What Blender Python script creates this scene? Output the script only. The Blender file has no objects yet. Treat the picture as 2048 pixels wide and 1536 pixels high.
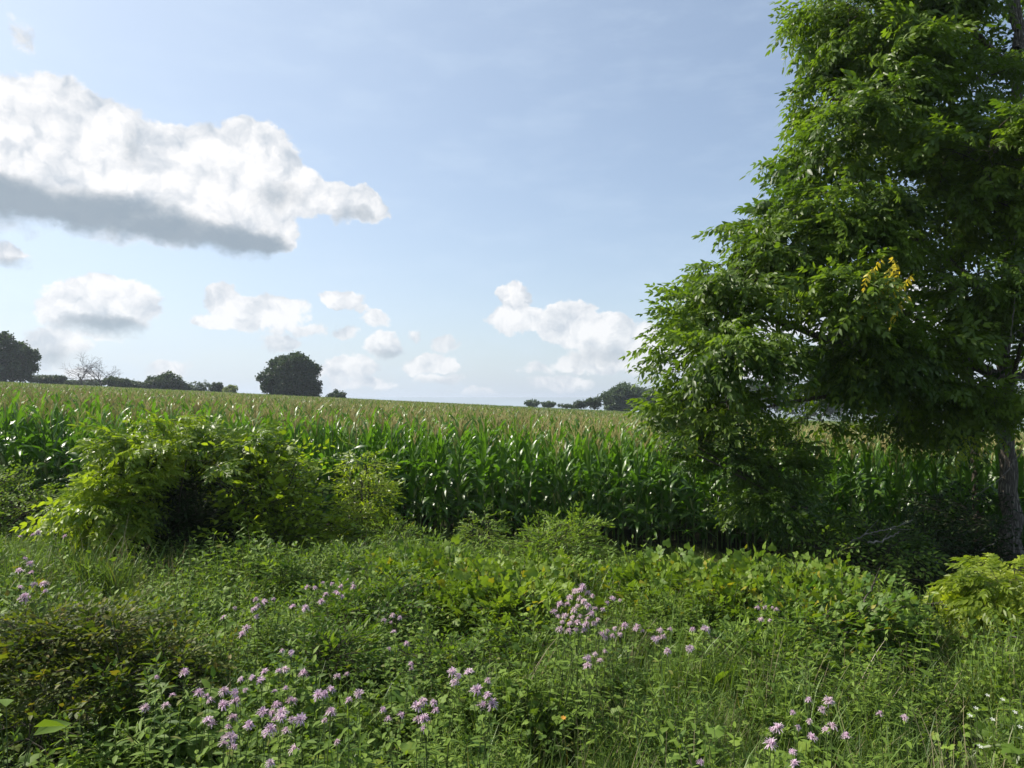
import bpy, math, random
import numpy as np
from math import radians, sin, cos, pi

rng = np.random.default_rng(11)
random.seed(5)
sc = bpy.context.scene
COL = sc.collection

# ------------------------------------------------------------------ camera, sky, sun, exposure
EYE = np.array([0.0, 0.0, 2.8])
F = 1435.0                     # focal length in units of the 2048 px wide photograph
PITCH = math.atan(32.0 / F)
cam_data = bpy.data.cameras.new('camera')
cam = bpy.data.objects.new('camera', cam_data)
COL.objects.link(cam)
cam_data.sensor_width = 36.0
cam_data.lens = 36.0 * F / 2048.0
cam_data.clip_start = 0.05
cam_data.clip_end = 6000
cam.location = EYE
cam.rotation_euler = (radians(90) + PITCH, 0, 0)
sc.camera = cam

SUN_EL = radians(44)
SUN_AZ = radians(-72)          # measured from +Y towards +X (negative = to the left)
SUN_DIR = np.array([sin(SUN_AZ) * cos(SUN_EL), cos(SUN_AZ) * cos(SUN_EL), sin(SUN_EL)])
HAZE = 0.00032
SKY_STRENGTH = 0.115
sun_data = bpy.data.lights.new('sun', 'SUN')
sun_data.energy = 5.0
sun_data.angle = radians(0.53)
sun_data.color = (1.0, 0.93, 0.82)
sun = bpy.data.objects.new('sun', sun_data)
COL.objects.link(sun)
from mathutils import Vector
sun.rotation_euler = Vector(tuple(SUN_DIR)).to_track_quat('Z', 'Y').to_euler()
sun.location = (-30, 10, 40)

sc.view_settings.view_transform = 'Standard'
sc.view_settings.look = 'None'
sc.view_settings.exposure = 0.5
sc.view_settings.gamma = 1.0
sc.render.engine = 'CYCLES'
sc.cycles.max_bounces = 6
sc.cycles.diffuse_bounces = 3
sc.cycles.glossy_bounces = 2
sc.cycles.transmission_bounces = 4
sc.cycles.transparent_max_bounces = 8
sc.cycles.volume_bounces = 0
sc.cycles.use_denoising = True


def pix_dir(px, py):
    """unit direction through a point of the photograph"""
    v = np.array([(px - 1024) / F, 1.0, -(py - 768) / F])
    c, s = cos(PITCH), sin(PITCH)
    v = np.array([v[0], v[1] * c - v[2] * s, v[1] * s + v[2] * c])
    return v / np.linalg.norm(v)


def pix_of(P):
    P = np.asarray(P, float) - EYE
    c, s = cos(PITCH), sin(PITCH)
    y = P[..., 1] * c + P[..., 2] * s
    z = -P[..., 1] * s + P[..., 2] * c
    y = np.maximum(y, 1e-3)
    return 1024 + F * P[..., 0] / y, 768 - F * z / y


def azel(px, py):
    d = pix_dir(px, py)
    return math.atan2(d[0], d[1]), math.asin(d[2])


# ------------------------------------------------------------------ world
world = bpy.data.worlds.new('World')
sc.world = world
world.use_nodes = True
wt = world.node_tree
wt.nodes.clear()


class NT:
    """small node-tree helper"""
    def __init__(s, tree):
        s.t = tree

    def n(s, typ, **kw):
        nd = s.t.nodes.new(typ)
        for k, v in kw.items():
            setattr(nd, k, v)
        return nd

    def put(s, sock, v):
        if isinstance(v, bpy.types.NodeSocket):
            s.t.links.new(v, sock)
        elif v is not None:
            sock.default_value = v

    def m(s, op, a, b=None, c=None, clamp=False):
        nd = s.n('ShaderNodeMath', operation=op)
        nd.use_clamp = clamp
        s.put(nd.inputs[0], a)
        if b is not None: s.put(nd.inputs[1], b)
        if c is not None: s.put(nd.inputs[2], c)
        return nd.outputs[0]

    def v(s, op, a, b=None, c=None, out=0):
        nd = s.n('ShaderNodeVectorMath', operation=op)
        s.put(nd.inputs[0], a)
        if b is not None: s.put(nd.inputs[1], b)
        if c is not None: s.put(nd.inputs[2], c)
        return nd.outputs[out]

    def noise(s, vec, scale, detail=4, rough=0.55, col=False, lac=2.0, dim='3D'):
        nd = s.n('ShaderNodeTexNoise', noise_dimensions=dim)
        s.put(nd.inputs['Vector'], vec)
        nd.inputs['Scale'].default_value = scale
        nd.inputs['Detail'].default_value = detail
        nd.inputs['Roughness'].default_value = rough
        nd.inputs['Lacunarity'].default_value = lac
        return nd.outputs['Color' if col else 'Fac']

    def ss(s, x, a, b, lo=0.0, hi=1.0):
        nd = s.n('ShaderNodeMapRange', interpolation_type='SMOOTHSTEP')
        s.put(nd.inputs[0], x)
        for i, q in zip((1, 2, 3, 4), (a, b, lo, hi)):
            s.put(nd.inputs[i], q)
        return nd.outputs[0]

    def mix(s, f, a, b, blend='MIX'):
        nd = s.n('ShaderNodeMix', data_type='RGBA', blend_type=blend)
        s.put(nd.inputs[0], f)
        s.put(nd.inputs[6], a if isinstance(a, bpy.types.NodeSocket) else (*a, 1))
        s.put(nd.inputs[7], b if isinstance(b, bpy.types.NodeSocket) else (*b, 1))
        return nd.outputs[2]


W = NT(wt)
sky = W.n('ShaderNodeTexSky', sky_type='NISHITA')
sky.sun_disc = False
sky.sun_elevation = SUN_EL
sky.sun_rotation = SUN_AZ
sky.altitude = 250
sky.air_density = 1.0
sky.dust_density = 2.2
sky.ozone_density = 1.4

# clouds sit in the world by compass direction and height above the horizon: (px, py, rx, ry, weight)
CLOUDS = [
    (100, 245, 125, 76, 1.0), (10, 310, 140, 112, 1.1), (200, 320, 130, 100, 1.1), (320, 345, 110, 85, 1.05),
    (425, 375, 120, 105, 1.1), (510, 315, 82, 62, 1.0), (560, 375, 85, 55, .95), (640, 388, 62, 34, .85), (545, 478, 58, 34, .95),
    (715, 412, 55, 36, .9), (480, 445, 110, 60, 1.1), (160, 390, 160, 56, 1.1), (320, 440, 150, 50, 1.05),
    (60, 392, 190, 40, 1.1), (-170, 320, 180, 100, 1.0),
    (16, 502, 36, 28, .50), (205, 612, 96, 52, 1.0), (105, 690, 62, 38, .55), (60, 715, 80, 30, .4),
    (450, 592, 42, 32, .66), (520, 622, 75, 36, .62), (550, 676, 34, 20, .5), (680, 602, 52, 18, .66),
    (750, 636, 32, 18, .45), (690, 662, 34, 16, .45), (768, 690, 42, 30, .62), (705, 738, 58, 28, .55),
    (868, 722, 58, 20, .55), (895, 690, 34, 14, .42), (840, 668, 20, 14, .35), (885, 755, 50, 14, .42),
    (1030, 592, 36, 34, .95), (1045, 640, 75, 28, .8), (1140, 650, 55, 48, .95), (1210, 676, 62, 42, .95),
    (1290, 700, 75, 50, .95), (1190, 722, 90, 26, .6), (1110, 768, 70, 20, .45), (1480, 710, 120, 70, .8),
    (340, 742, 44, 20, .4), (32, 66, 22, 34, .27), (965, 782, 34, 14, .4), (660, 770, 120, 16, .3), (1750, 640, 120, 90, .7),
    (560, 640, 40, 16, .5), (610, 660, 34, 14, .42), (430, 640, 40, 16, .4), (720, 615, 24, 10, .42), (830, 735, 30, 14, .5), (915, 735, 26, 10, .42), (735, 770, 50, 12, .42), (1075, 735, 40, 18, .42), (180, 742, 40, 14, .42), (560, 770, 50, 10, .36),
]
DARKS = [  # grey undersides: cloud shade painted into the sky colour
    (20, 402, 185, 44, 1.0), (190, 422, 150, 42, 1.0), (330, 460, 130, 36, .95), (445, 480, 120, 38, 1.0), (520, 490, 62, 34, 1.0),
    (220, 648, 76, 20, .85), (560, 385, 55, 26, .45), (710, 432, 48, 16, .45), (30, 520, 40, 14, .5),
    (115, 712, 46, 22, .5), (780, 708, 34, 12, .45), (880, 764, 40, 12, .4), (1210, 712, 90, 18, .3), (272, 300, 24, 40, .4),
]


def field(N, P, blobs, k):
    acc = None
    for (px, py, rx, ry, w) in blobs:
        a, e = azel(px, py)
        sx, sy = F / rx, F / ry
        q = N.v('MULTIPLY_ADD', P, (sx, sy, 0), (-a * sx, -e * sy, 0))
        d2 = N.v('DOT_PRODUCT', q, q, out=1)
        f = N.m('MULTIPLY_ADD', d2, -0.75 * w, w)
        acc = f if acc is None else N.m('SMOOTH_MAX', acc, f, k)
    return acc


tc = W.n('ShaderNodeTexCoord')
sep = W.n('ShaderNodeSeparateXYZ')
wt.links.new(tc.outputs['Generated'], sep.inputs[0])
az = W.m('ARCTAN2', sep.outputs[0], sep.outputs[1])
el = W.m('ARCSINE', sep.outputs[2])
cmb = W.n('ShaderNodeCombineXYZ')
wt.links.new(az, cmb.inputs[0]); wt.links.new(el, cmb.inputs[1])
P0 = cmb.outputs[0]
# billowing warp of the cloud outlines, three sizes
w1 = W.v('SUBTRACT', W.noise(P0, 9, 2, .5, True), (.5, .5, .5))
w2 = W.v('SUBTRACT', W.noise(P0, 34, 5, .6, True), (.5, .5, .5))
Pw = W.v('MULTIPLY_ADD', w1, (.055, .035, 0), P0)
Pw = W.v('MULTIPLY_ADD', w2, (.032, .026, 0), Pw)
B0 = field(W, Pw, CLOUDS, .22)
D0 = field(W, Pw, DARKS, .25)
Pl = W.v('MULTIPLY', P0, (1, 1.35, 1))
pern = W.noise(Pl, 26, 8, .60)
vor = W.n('ShaderNodeTexVoronoi', feature='SMOOTH_F1')
vor.inputs['Scale'].default_value = 26; vor.inputs['Detail'].default_value = 4; vor.inputs['Roughness'].default_value = .62
vor.inputs['Smoothness'].default_value = .35; vor.inputs['Lacunarity'].default_value = 2.1
vor.normalize = True
wt.links.new(W.v('MULTIPLY_ADD', w2, (.02, .02, 0), Pl), vor.inputs['Vector'])
bil = W.m('SUBTRACT', .82, vor.outputs['Distance'])
n0 = W.m('MULTIPLY_ADD', bil, .55, W.m('MULTIPLY', pern, .62))
off = W.v('ADD', Pw, (-.008, .014, 0))
n1 = W.noise(off, 17, 7, .55)
n0s = W.noise(Pw, 17, 7, .55)
dens = W.m('MULTIPLY_ADD', W.m('SUBTRACT', n0, .5), 1.15, B0)

thick = W.ss(dens, .40, 1.0)
relief = W.m('ADD', W.m('MULTIPLY', W.m('SUBTRACT', n0s, n1), 2.4), W.m('MULTIPLY', W.m('SUBTRACT', bil, .35), .45))  # sunward sides of the billows brightened in the cloud colour
dark = W.ss(W.m('MULTIPLY_ADD', W.m('SUBTRACT', n0, .5), 1.1, D0), .0, 1.0)
alpha = W.ss(dens, .20, W.m('MULTIPLY_ADD', dark, .50, .42))
lit = W.m('ADD', W.m('MULTIPLY_ADD', thick, .10, .62), W.m('MULTIPLY', relief, 1.35), clamp=True)
ccol = W.mix(lit, (.47, .55, .645), (1.0, .995, 1.0))
ccol = W.mix(W.m('MULTIPLY', dark, .92), ccol, (.30, .375, .45))
CLOUD_GAIN = 1.0 / SKY_STRENGTH * 0.73
cs = W.v('SCALE', ccol)
cs.node.inputs['Scale'].default_value = CLOUD_GAIN
front = W.ss(sep.outputs[1], 0.0, .15)
low = W.m('MULTIPLY', W.ss(el, 0.0, .02), W.ss(el, .02, .2, .80, 1.0))
amax = W.m('MULTIPLY', W.m('MULTIPLY', alpha, front), W.m('MULTIPLY', low, .97))
# thin summer haze: paler towards the horizon
hz = W.m('POWER', W.m('SUBTRACT', 1.0, W.m('MAXIMUM', sep.outputs[2], 0.0), clamp=True), 7.0)
wisps = W.ss(W.noise(W.v('MULTIPLY', P0, (1, 3.0, 1)), 7, 6, .6), .42, .75)
toward = W.m('POWER', W.m('MAXIMUM', W.v('DOT_PRODUCT', tc.outputs['Generated'], tuple(SUN_DIR), out=1), 0.0), 1.6)
hazef = W.m('ADD', W.m('MULTIPLY_ADD', hz, .50, .14), W.m('MULTIPLY', wisps, .12), clamp=True)
hazef = W.m('ADD', hazef, W.m('MULTIPLY', toward, .55), clamp=True)
skyhz = W.mix(hazef, sky.outputs[0], tuple(q / SKY_STRENGTH for q in (.52, .62, .73)))
final = W.mix(amax, skyhz, cs)
bg = W.n('ShaderNodeBackground')
bg.inputs['Strength'].default_value = SKY_STRENGTH
wt.links.new(final, bg.inputs['Color'])
wo = W.n('ShaderNodeOutputWorld')
wt.links.new(bg.outputs[0], wo.inputs['Surface'])
world.cycles.sampling_method = 'MANUAL'
world.cycles.sample_map_resolution = 256


# ------------------------------------------------------------------ terrain height
def smooth(x, a, b):
    t = np.clip((x - a) / (b - a), 0, 1)
    return t * t * (3 - 2 * t)


def ground(x, y):
    x = np.asarray(x, float); y = np.asarray(y, float)
    z = 1.1 * np.exp(-np.maximum(y, 0) / 5.0)
    z = z - 0.048 * np.clip(x, -190, 190) * smooth(y, 0, 10)
    z = z - 0.0066 * np.clip(y - 14, 0, 1e9)
    z = z - 0.10 * np.clip(y - 176, 0, 160) - 0.004 * np.clip(y - 336, 0, 1e9)
    z = z + 0.05 * np.sin(x * 1.1 + 1) * np.cos(y * .9) * smooth(y, 1, 4) * (1 - smooth(y, 12, 14))
    return z


def on_ground(px, py, h=0.0):
    """where the line of sight through a photo point meets the surface h above the ground"""
    d = pix_dir(px, py)
    t = 0.5
    for i in range(6000):
        p = EYE + d * t
        if p[2] <= ground(p[0], p[1]) + h:
            break
        t += 0.01 + t * 0.002
    return p[0], p[1]


def at(px, py, dist):
    """world point seen at a photo point, dist metres ahead"""
    d = pix_dir(px, py)
    return EYE + d * (dist / d[1])


# ------------------------------------------------------------------ mesh helpers
class Geo:
    def __init__(s):
        s.V = []; s.F = []; s.n = 0

    def add(s, V, Fc, rnd=None, mat=0):
        V = np.asarray(V, np.float32).reshape(-1, 3)
        Fc = np.asarray(Fc, np.int64)
        if rnd is None: rnd = np.full(len(Fc), .5)
        rnd = np.broadcast_to(np.asarray(rnd, np.float32), (len(Fc),))
        m = np.broadcast_to(np.asarray(mat, np.int32), (len(Fc),))
        s.V.append(V); s.F.append((Fc + s.n, rnd, m)); s.n += len(V)

    def arrays(s):
        """one chunk per face size"""
        return np.concatenate(s.V) if s.V else np.zeros((0, 3)), s.F

    def mesh(s, name, mats, smooth_shade=False):
        me = bpy.data.meshes.new(name)
        V = np.concatenate(s.V).astype(np.float32)
        nl = sum(f.size for f, _, _ in s.F); npoly = sum(len(f) for f, _, _ in s.F)
        me.vertices.add(len(V)); me.loops.add(nl); me.polygons.add(npoly)
        me.vertices.foreach_set('co', V.ravel())
        me.loops.foreach_set('vertex_index', np.concatenate([f.ravel() for f, _, _ in s.F]).astype(np.int32))
        tot = np.concatenate([np.full(len(f), f.shape[1]) for f, _, _ in s.F]).astype(np.int32)
        start = np.concatenate([[0], np.cumsum(tot)[:-1]]).astype(np.int32)
        me.polygons.foreach_set('loop_start', start)
        me.polygons.foreach_set('loop_total', tot)
        me.polygons.foreach_set('material_index', np.concatenate([m for _, _, m in s.F]).astype(np.int32))
        if smooth_shade:
            me.polygons.foreach_set('use_smooth', np.ones(npoly, bool))
        at_ = me.attributes.new('rnd', 'FLOAT', 'FACE')
        at_.data.foreach_set('value', np.concatenate([r for _, r, _ in s.F]).astype(np.float32))
        for m in mats: me.materials.append(m)
        me.update(calc_edges=True)
        me.validate()
        return me


def stamp(dst, tmpl, R, O, S=None, rnd=None, mat=None):
    """copy a template Geo to N places: R (N,3,3) columns are the axes, O (N,3)"""
    N = len(O)
    if N == 0: return
    V = np.concatenate(tmpl.V)
    R = np.asarray(R)
    if S is not None: R = R * np.asarray(S).reshape(-1, 1, 1)
    VV = np.einsum('nij,vj->nvi', R, V) + np.asarray(O)[:, None, :]
    base = (np.arange(N) * len(V))[:, None, None]
    first = True
    for f, r, m in tmpl.F:
        FF = (f[None] + base).reshape(-1, f.shape[1])
        rr = np.tile(r, N)
        if rnd is not None:
            rr = np.clip(rr + np.repeat(np.asarray(rnd), len(f)), 0, 1)
        mm = np.tile(m, N) if mat is None else mat
        if first:
            dst.add(VV.reshape(-1, 3), FF, rr, mm); first = False
            off = dst.n - N * len(V)
        else:
            dst.F.append((FF + off, np.asarray(rr, np.float32), np.broadcast_to(np.asarray(mm, np.int32), (len(FF),))))


def frames(X, up=(0, 0, 1), roll=None):
    X = np.asarray(X, float); X = X / np.linalg.norm(X, axis=1, keepdims=True)
    U = np.broadcast_to(np.asarray(up, float), X.shape)
    Y = np.cross(U, X); ln = np.linalg.norm(Y, axis=1, keepdims=True)
    Y = np.where(ln < 1e-3, np.array([[0, 1, 0]]), Y / np.maximum(ln, 1e-3))
    Z = np.cross(X, Y)
    if roll is not None:
        c = np.cos(roll)[:, None]; s_ = np.sin(roll)[:, None]
        Y, Z = Y * c + Z * s_, Z * c - Y * s_
    return np.stack([X, Y, Z], axis=2)


def tube(g, pts, rad, sides=6, rnd=.5, mat=0, cap=True):
    pts = np.asarray(pts, float); n = len(pts)
    rad = np.broadcast_to(np.asarray(rad, float), (n,))
    T = np.gradient(pts, axis=0)
    T /= np.maximum(np.linalg.norm(T, axis=1, keepdims=True), 1e-9)
    ref = np.array([0.31, 0.93, 0.2]) if abs(T[0][2]) > .6 else np.array([0.1, 0.05, 1.0])
    A = np.cross(T, ref); A /= np.maximum(np.linalg.norm(A, axis=1, keepdims=True), 1e-9)
    B = np.cross(T, A)
    th = np.arange(sides) / sides * 2 * pi
    V = pts[:, None] + rad[:, None, None] * (A[:, None] * np.cos(th)[None, :, None] + B[:, None] * np.sin(th)[None, :, None])
    i = np.arange(n - 1)[:, None] * sides; j = np.arange(sides)[None]
    j2 = (j + 1) % sides
    Fc = np.stack([i + j, i + j2, i + sides + j2, i + sides + j], -1).reshape(-1, 4)
    g.add(V.reshape(-1, 3), Fc, rnd, mat)


def bez(a, b, c, n):
    t = np.linspace(0, 1, n)[:, None]
    return (1 - t) ** 2 * np.asarray(a) + 2 * t * (1 - t) * np.asarray(b) + t * t * np.asarray(c)


# ------------------------------------------------------------------ objects
def link(o, parent=None, label=None, cat=None, group=None, kind=None):
    COL.objects.link(o)
    if parent is not None: o.parent = parent
    if label: o['label'] = label
    if cat: o['category'] = cat
    if group: o['group'] = group
    if kind: o['kind'] = kind
    return o


def mesh_obj(name, me, parent=None, **kw):
    return link(bpy.data.objects.new(name, me), parent, **kw)


def empty(name, loc, label, cat, group=None):
    o = bpy.data.objects.new(name, None)
    o.empty_display_size = .2
    o.location = loc
    return link(o, None, label, cat, group)


# ------------------------------------------------------------------ materials
def leaf_mat(name, dark, light, trans=None, tfac=.38, rough=.45, spec=.4, old=None, oldamt=.0, backlight=1.0):
    m = bpy.data.materials.new(name); m.use_nodes = True
    t = m.node_tree; t.nodes.clear(); N = NT(t)
    a = N.n('ShaderNodeAttribute'); a.attribute_name = 'rnd'
    oi = N.n('ShaderNodeObjectInfo')
    tcn = N.n('ShaderNodeTexCoord')
    nz = N.noise(tcn.outputs['Object'], 2.3, 3, .6)
    f = N.m('MULTIPLY_ADD', a.outputs['Fac'], .62, N.m('MULTIPLY', oi.outputs['Random'], .28))
    f = N.m('ADD', f, N.m('MULTIPLY', N.m('SUBTRACT', nz, .5), .7), clamp=True)
    col = N.mix(f, dark, light)
    if old is not None:
        k = N.ss(N.m('FRACT', N.m('MULTIPLY', a.outputs['Fac'], 17.3)), 1 - oldamt, 1.0)
        col = N.mix(k, col, old)
    pb = N.n('ShaderNodeBsdfPrincipled')
    t.links.new(col, pb.inputs['Base Color'])
    pb.inputs['Roughness'].default_value = rough
    pb.inputs['Specular IOR Level'].default_value = spec
    tr = N.n('ShaderNodeBsdfTranslucent')
    tcol = N.mix(1.0, col, trans or (1.7, 1.75, .55), 'MULTIPLY')
    t.links.new(tcol, tr.inputs['Color'])
    mx = N.n('ShaderNodeMixShader'); mx.inputs[0].default_value = tfac
    t.links.new(pb.outputs[0], mx.inputs[1]); t.links.new(tr.outputs[0], mx.inputs[2])
    o = N.n('ShaderNodeOutputMaterial'); t.links.new(mx.outputs[0], o.inputs['Surface'])
    return m


def plain_mat(name, c1, c2, scale=8, rough=.85, bump=.0, stretch=(1, 1, 1), spec=.2, detail=6):
    m = bpy.data.materials.new(name); m.use_nodes = True
    t = m.node_tree; t.nodes.clear(); N = NT(t)
    tcn = N.n('ShaderNodeTexCoord')
    p = N.v('MULTIPLY', tcn.outputs['Object'], stretch)
    nz = N.noise(p, scale, detail, .65)
    col = N.mix(N.ss(nz, .3, .7), c1, c2)
    pb = N.n('ShaderNodeBsdfPrincipled')
    t.links.new(col, pb.inputs['Base Color'])
    pb.inputs['Roughness'].default_value = rough
    pb.inputs['Specular IOR Level'].default_value = spec
    if bump:
        b = N.n('ShaderNodeBump'); b.inputs['Strength'].default_value = 1.0; b.inputs['Distance'].default_value = bump
        t.links.new(nz, b.inputs['Height']); t.links.new(b.outputs[0], pb.inputs['Normal'])
    o = N.n('ShaderNodeOutputMaterial'); t.links.new(pb.outputs[0], o.inputs['Surface'])
    return m


def bark_mat(name, c1, c2, ridge=.02):
    m = bpy.data.materials.new(name); m.use_nodes = True
    t = m.node_tree; t.nodes.clear(); N = NT(t)
    tcn = N.n('ShaderNodeTexCoord')
    p = N.v('MULTIPLY', tcn.outputs['Object'], (1, 1, .16))
    wv = N.v('MULTIPLY_ADD', N.v('SUBTRACT', N.noise(p, 14, 3, .6, True), (.5, .5, .5)), (.06, .06, .06), p)
    vo = N.n('ShaderNodeTexVoronoi', feature='DISTANCE_TO_EDGE'); vo.inputs['Scale'].default_value = 26
    t.links.new(wv, vo.inputs['Vector'])
    r = N.ss(vo.outputs['Distance'], .02, .28)
    nz = N.noise(p, 60, 5, .7)
    h = N.m('MULTIPLY_ADD', nz, .35, r)
    col = N.mix(N.m('MULTIPLY_ADD', nz, .5, N.m('MULTIPLY', r, .6), clamp=True), c1, c2)
    pb = N.n('ShaderNodeBsdfPrincipled'); t.links.new(col, pb.inputs['Base Color'])
    pb.inputs['Roughness'].default_value = .9; pb.inputs['Specular IOR Level'].default_value = .15
    b = N.n('ShaderNodeBump'); b.inputs['Distance'].default_value = ridge; b.inputs['Strength'].default_value = 1
    t.links.new(h, b.inputs['Height']); t.links.new(b.outputs[0], pb.inputs['Normal'])
    o = N.n('ShaderNodeOutputMaterial'); t.links.new(pb.outputs[0], o.inputs['Surface'])
    return m


M_walnut = leaf_mat('walnut_leaf', (.026, .064, .011), (.145, .222, .025), tfac=.46, rough=.42)
M_behind = leaf_mat('hackberry_leaf_shaded', (.018, .048, .014), (.060, .120, .020), tfac=.32, rough=.45)  # leaf colour darkened to stand for the shaded crown interior
M_yellow = leaf_mat('yellowed_leaf', (.55, .44, .04), (.80, .70, .08), (1.3, 1.2, .5), tfac=.45)
M_sprout = leaf_mat('sprout_leaf', (.14, .20, .02), (.40, .46, .045), tfac=.46, rough=.45)
M_sumac = leaf_mat('sumac_leaf', (.075, .14, .016), (.36, .44, .042), tfac=.42, rough=.42)
M_vine = leaf_mat('vine_leaf', (.050, .115, .018), (.225, .31, .040), tfac=.34, rough=.5, spec=.25, old=(.30, .27, .03), oldamt=.10)
M_herb = leaf_mat('herb_leaf', (.028, .074, .014), (.265, .375, .055), tfac=.30, rough=.55, spec=.18, old=(.16, .17, .04), oldamt=.06)
M_bramble = leaf_mat('bramble_leaf', (.035, .065, .012), (.20, .22, .03), tfac=.36, rough=.58, spec=.25, old=(.20, .16, .03), oldamt=.12)
M_grass = leaf_mat('grass_blade', (.034, .080, .020), (.235, .335, .070), tfac=.30, rough=.45, spec=.25, old=(.26, .23, .11), oldamt=.07)
M_corn = leaf_mat('corn_leaf', (.034, .095, .018), (.15, .26, .034), (1.5, 1.75, .5), tfac=.40, rough=.34, spec=.5)
M_cornfar = leaf_mat('corn_leaf_far', (.045, .10, .022), (.14, .215, .04), tfac=.40, rough=.4)
M_tassel = leaf_mat('corn_tassel', (.40, .36, .14), (.68, .60, .29), (1.2, 1.1, .8), tfac=.3, rough=.7)
M_stalk = plain_mat('corn_stalk', (.07, .13, .03), (.16, .19, .06), 6, .5)
M_husk = leaf_mat('corn_husk', (.12, .17, .04), (.26, .28, .09), tfac=.2)
M_silk = plain_mat('corn_silk', (.22, .12, .05), (.42, .32, .12), 30, .7)
M_far = leaf_mat('far_leaf', (.020, .046, .020), (.075, .115, .038), tfac=.22, rough=.55)
M_farblue = leaf_mat('far_leaf_hazed', (.045, .078, .046), (.11, .16, .085), tfac=.22, rough=.6)  # distance haze painted in as a paler, bluer leaf colour
M_bark = bark_mat('walnut_bark', (.040, .034, .028), (.30, .265, .215), .03)
M_twig = plain_mat('twig_bark', (.035, .028, .02), (.10, .085, .065), 20, .9)
M_dead = plain_mat('dead_wood', (.10, .09, .075), (.26, .235, .20), 14, .85, .002)
M_bare = plain_mat('bare_wood', (.05, .045, .04), (.12, .11, .10), 8, .9)
M_stem = leaf_mat('green_stem', (.05, .085, .02), (.13, .16, .05), tfac=.1)
M_petal = leaf_mat('bergamot_petal', (.58, .40, .52), (.80, .67, .74), (1.1, 1.0, 1.1), tfac=.35, rough=.6, spec=.2)
M_petalpale = leaf_mat('bergamot_petal_faded', (.56, .40, .48), (.72, .60, .62), (1.1, 1.0, 1.1), tfac=.35, rough=.6, spec=.2)
M_white = leaf_mat('white_petal', (.6, .62, .5), (.8, .8, .7), (1, 1, 1), tfac=.2)
M_orange = leaf_mat('orange_petal', (.65, .28, .03), (.75, .40, .06), (1.1, 1, .8), tfac=.3)
M_soil = plain_mat('soil_and_thatch', (.012, .013, .007), (.034, .033, .017), 3.0, .95, .01)
_t = M_soil.node_tree; _N = NT(_t)
_pb = [n_ for n_ in _t.nodes if n_.type == 'BSDF_PRINCIPLED'][0]
_old = _pb.inputs['Base Color'].links[0].from_socket
_geo = _N.n('ShaderNodeNewGeometry'); _sp = _N.n('ShaderNodeSeparateXYZ'); _t.links.new(_geo.outputs['Position'], _sp.inputs[0])
_field = _N.mix(_N.ss(_N.noise(_geo.outputs['Position'], .012, 2, .5), .4, .6), (.045, .085, .022), (.10, .13, .04))
_t.links.new(_N.mix(_N.ss(_sp.outputs[1], 176, 182), _old, _field), _pb.inputs['Base Color'])
M_deadgrass = leaf_mat('dry_grass', (.20, .17, .09), (.36, .31, .18), (1.1, 1.1, .9), tfac=.25)

# ------------------------------------------------------------------ the ground: one sheet to the horizon
ys = np.concatenate([np.linspace(-40, 0, 12), np.linspace(.5, 16, 50), np.linspace(17, 200, 60), np.geomspace(210, 5000, 26)])
us = np.linspace(-1, 1, 81)
GV = []
for y in ys:
    half = max(60, abs(y) * 1.6 + 40)
    xs = us * half
    GV.append(np.stack([xs, np.full(81, y), ground(xs, np.full(81, y))], -1))
GV = np.concatenate(GV)
i = np.arange(len(ys) - 1)[:, None] * 81; j = np.arange(80)[None]
GF = np.stack([i + j, i + j + 1, i + 81 + j + 1, i + 81 + j], -1).reshape(-1, 4)
g = Geo(); g.add(GV, GF)
mesh_obj('ground', g.mesh('ground', [M_soil], True), kind='structure')


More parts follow.
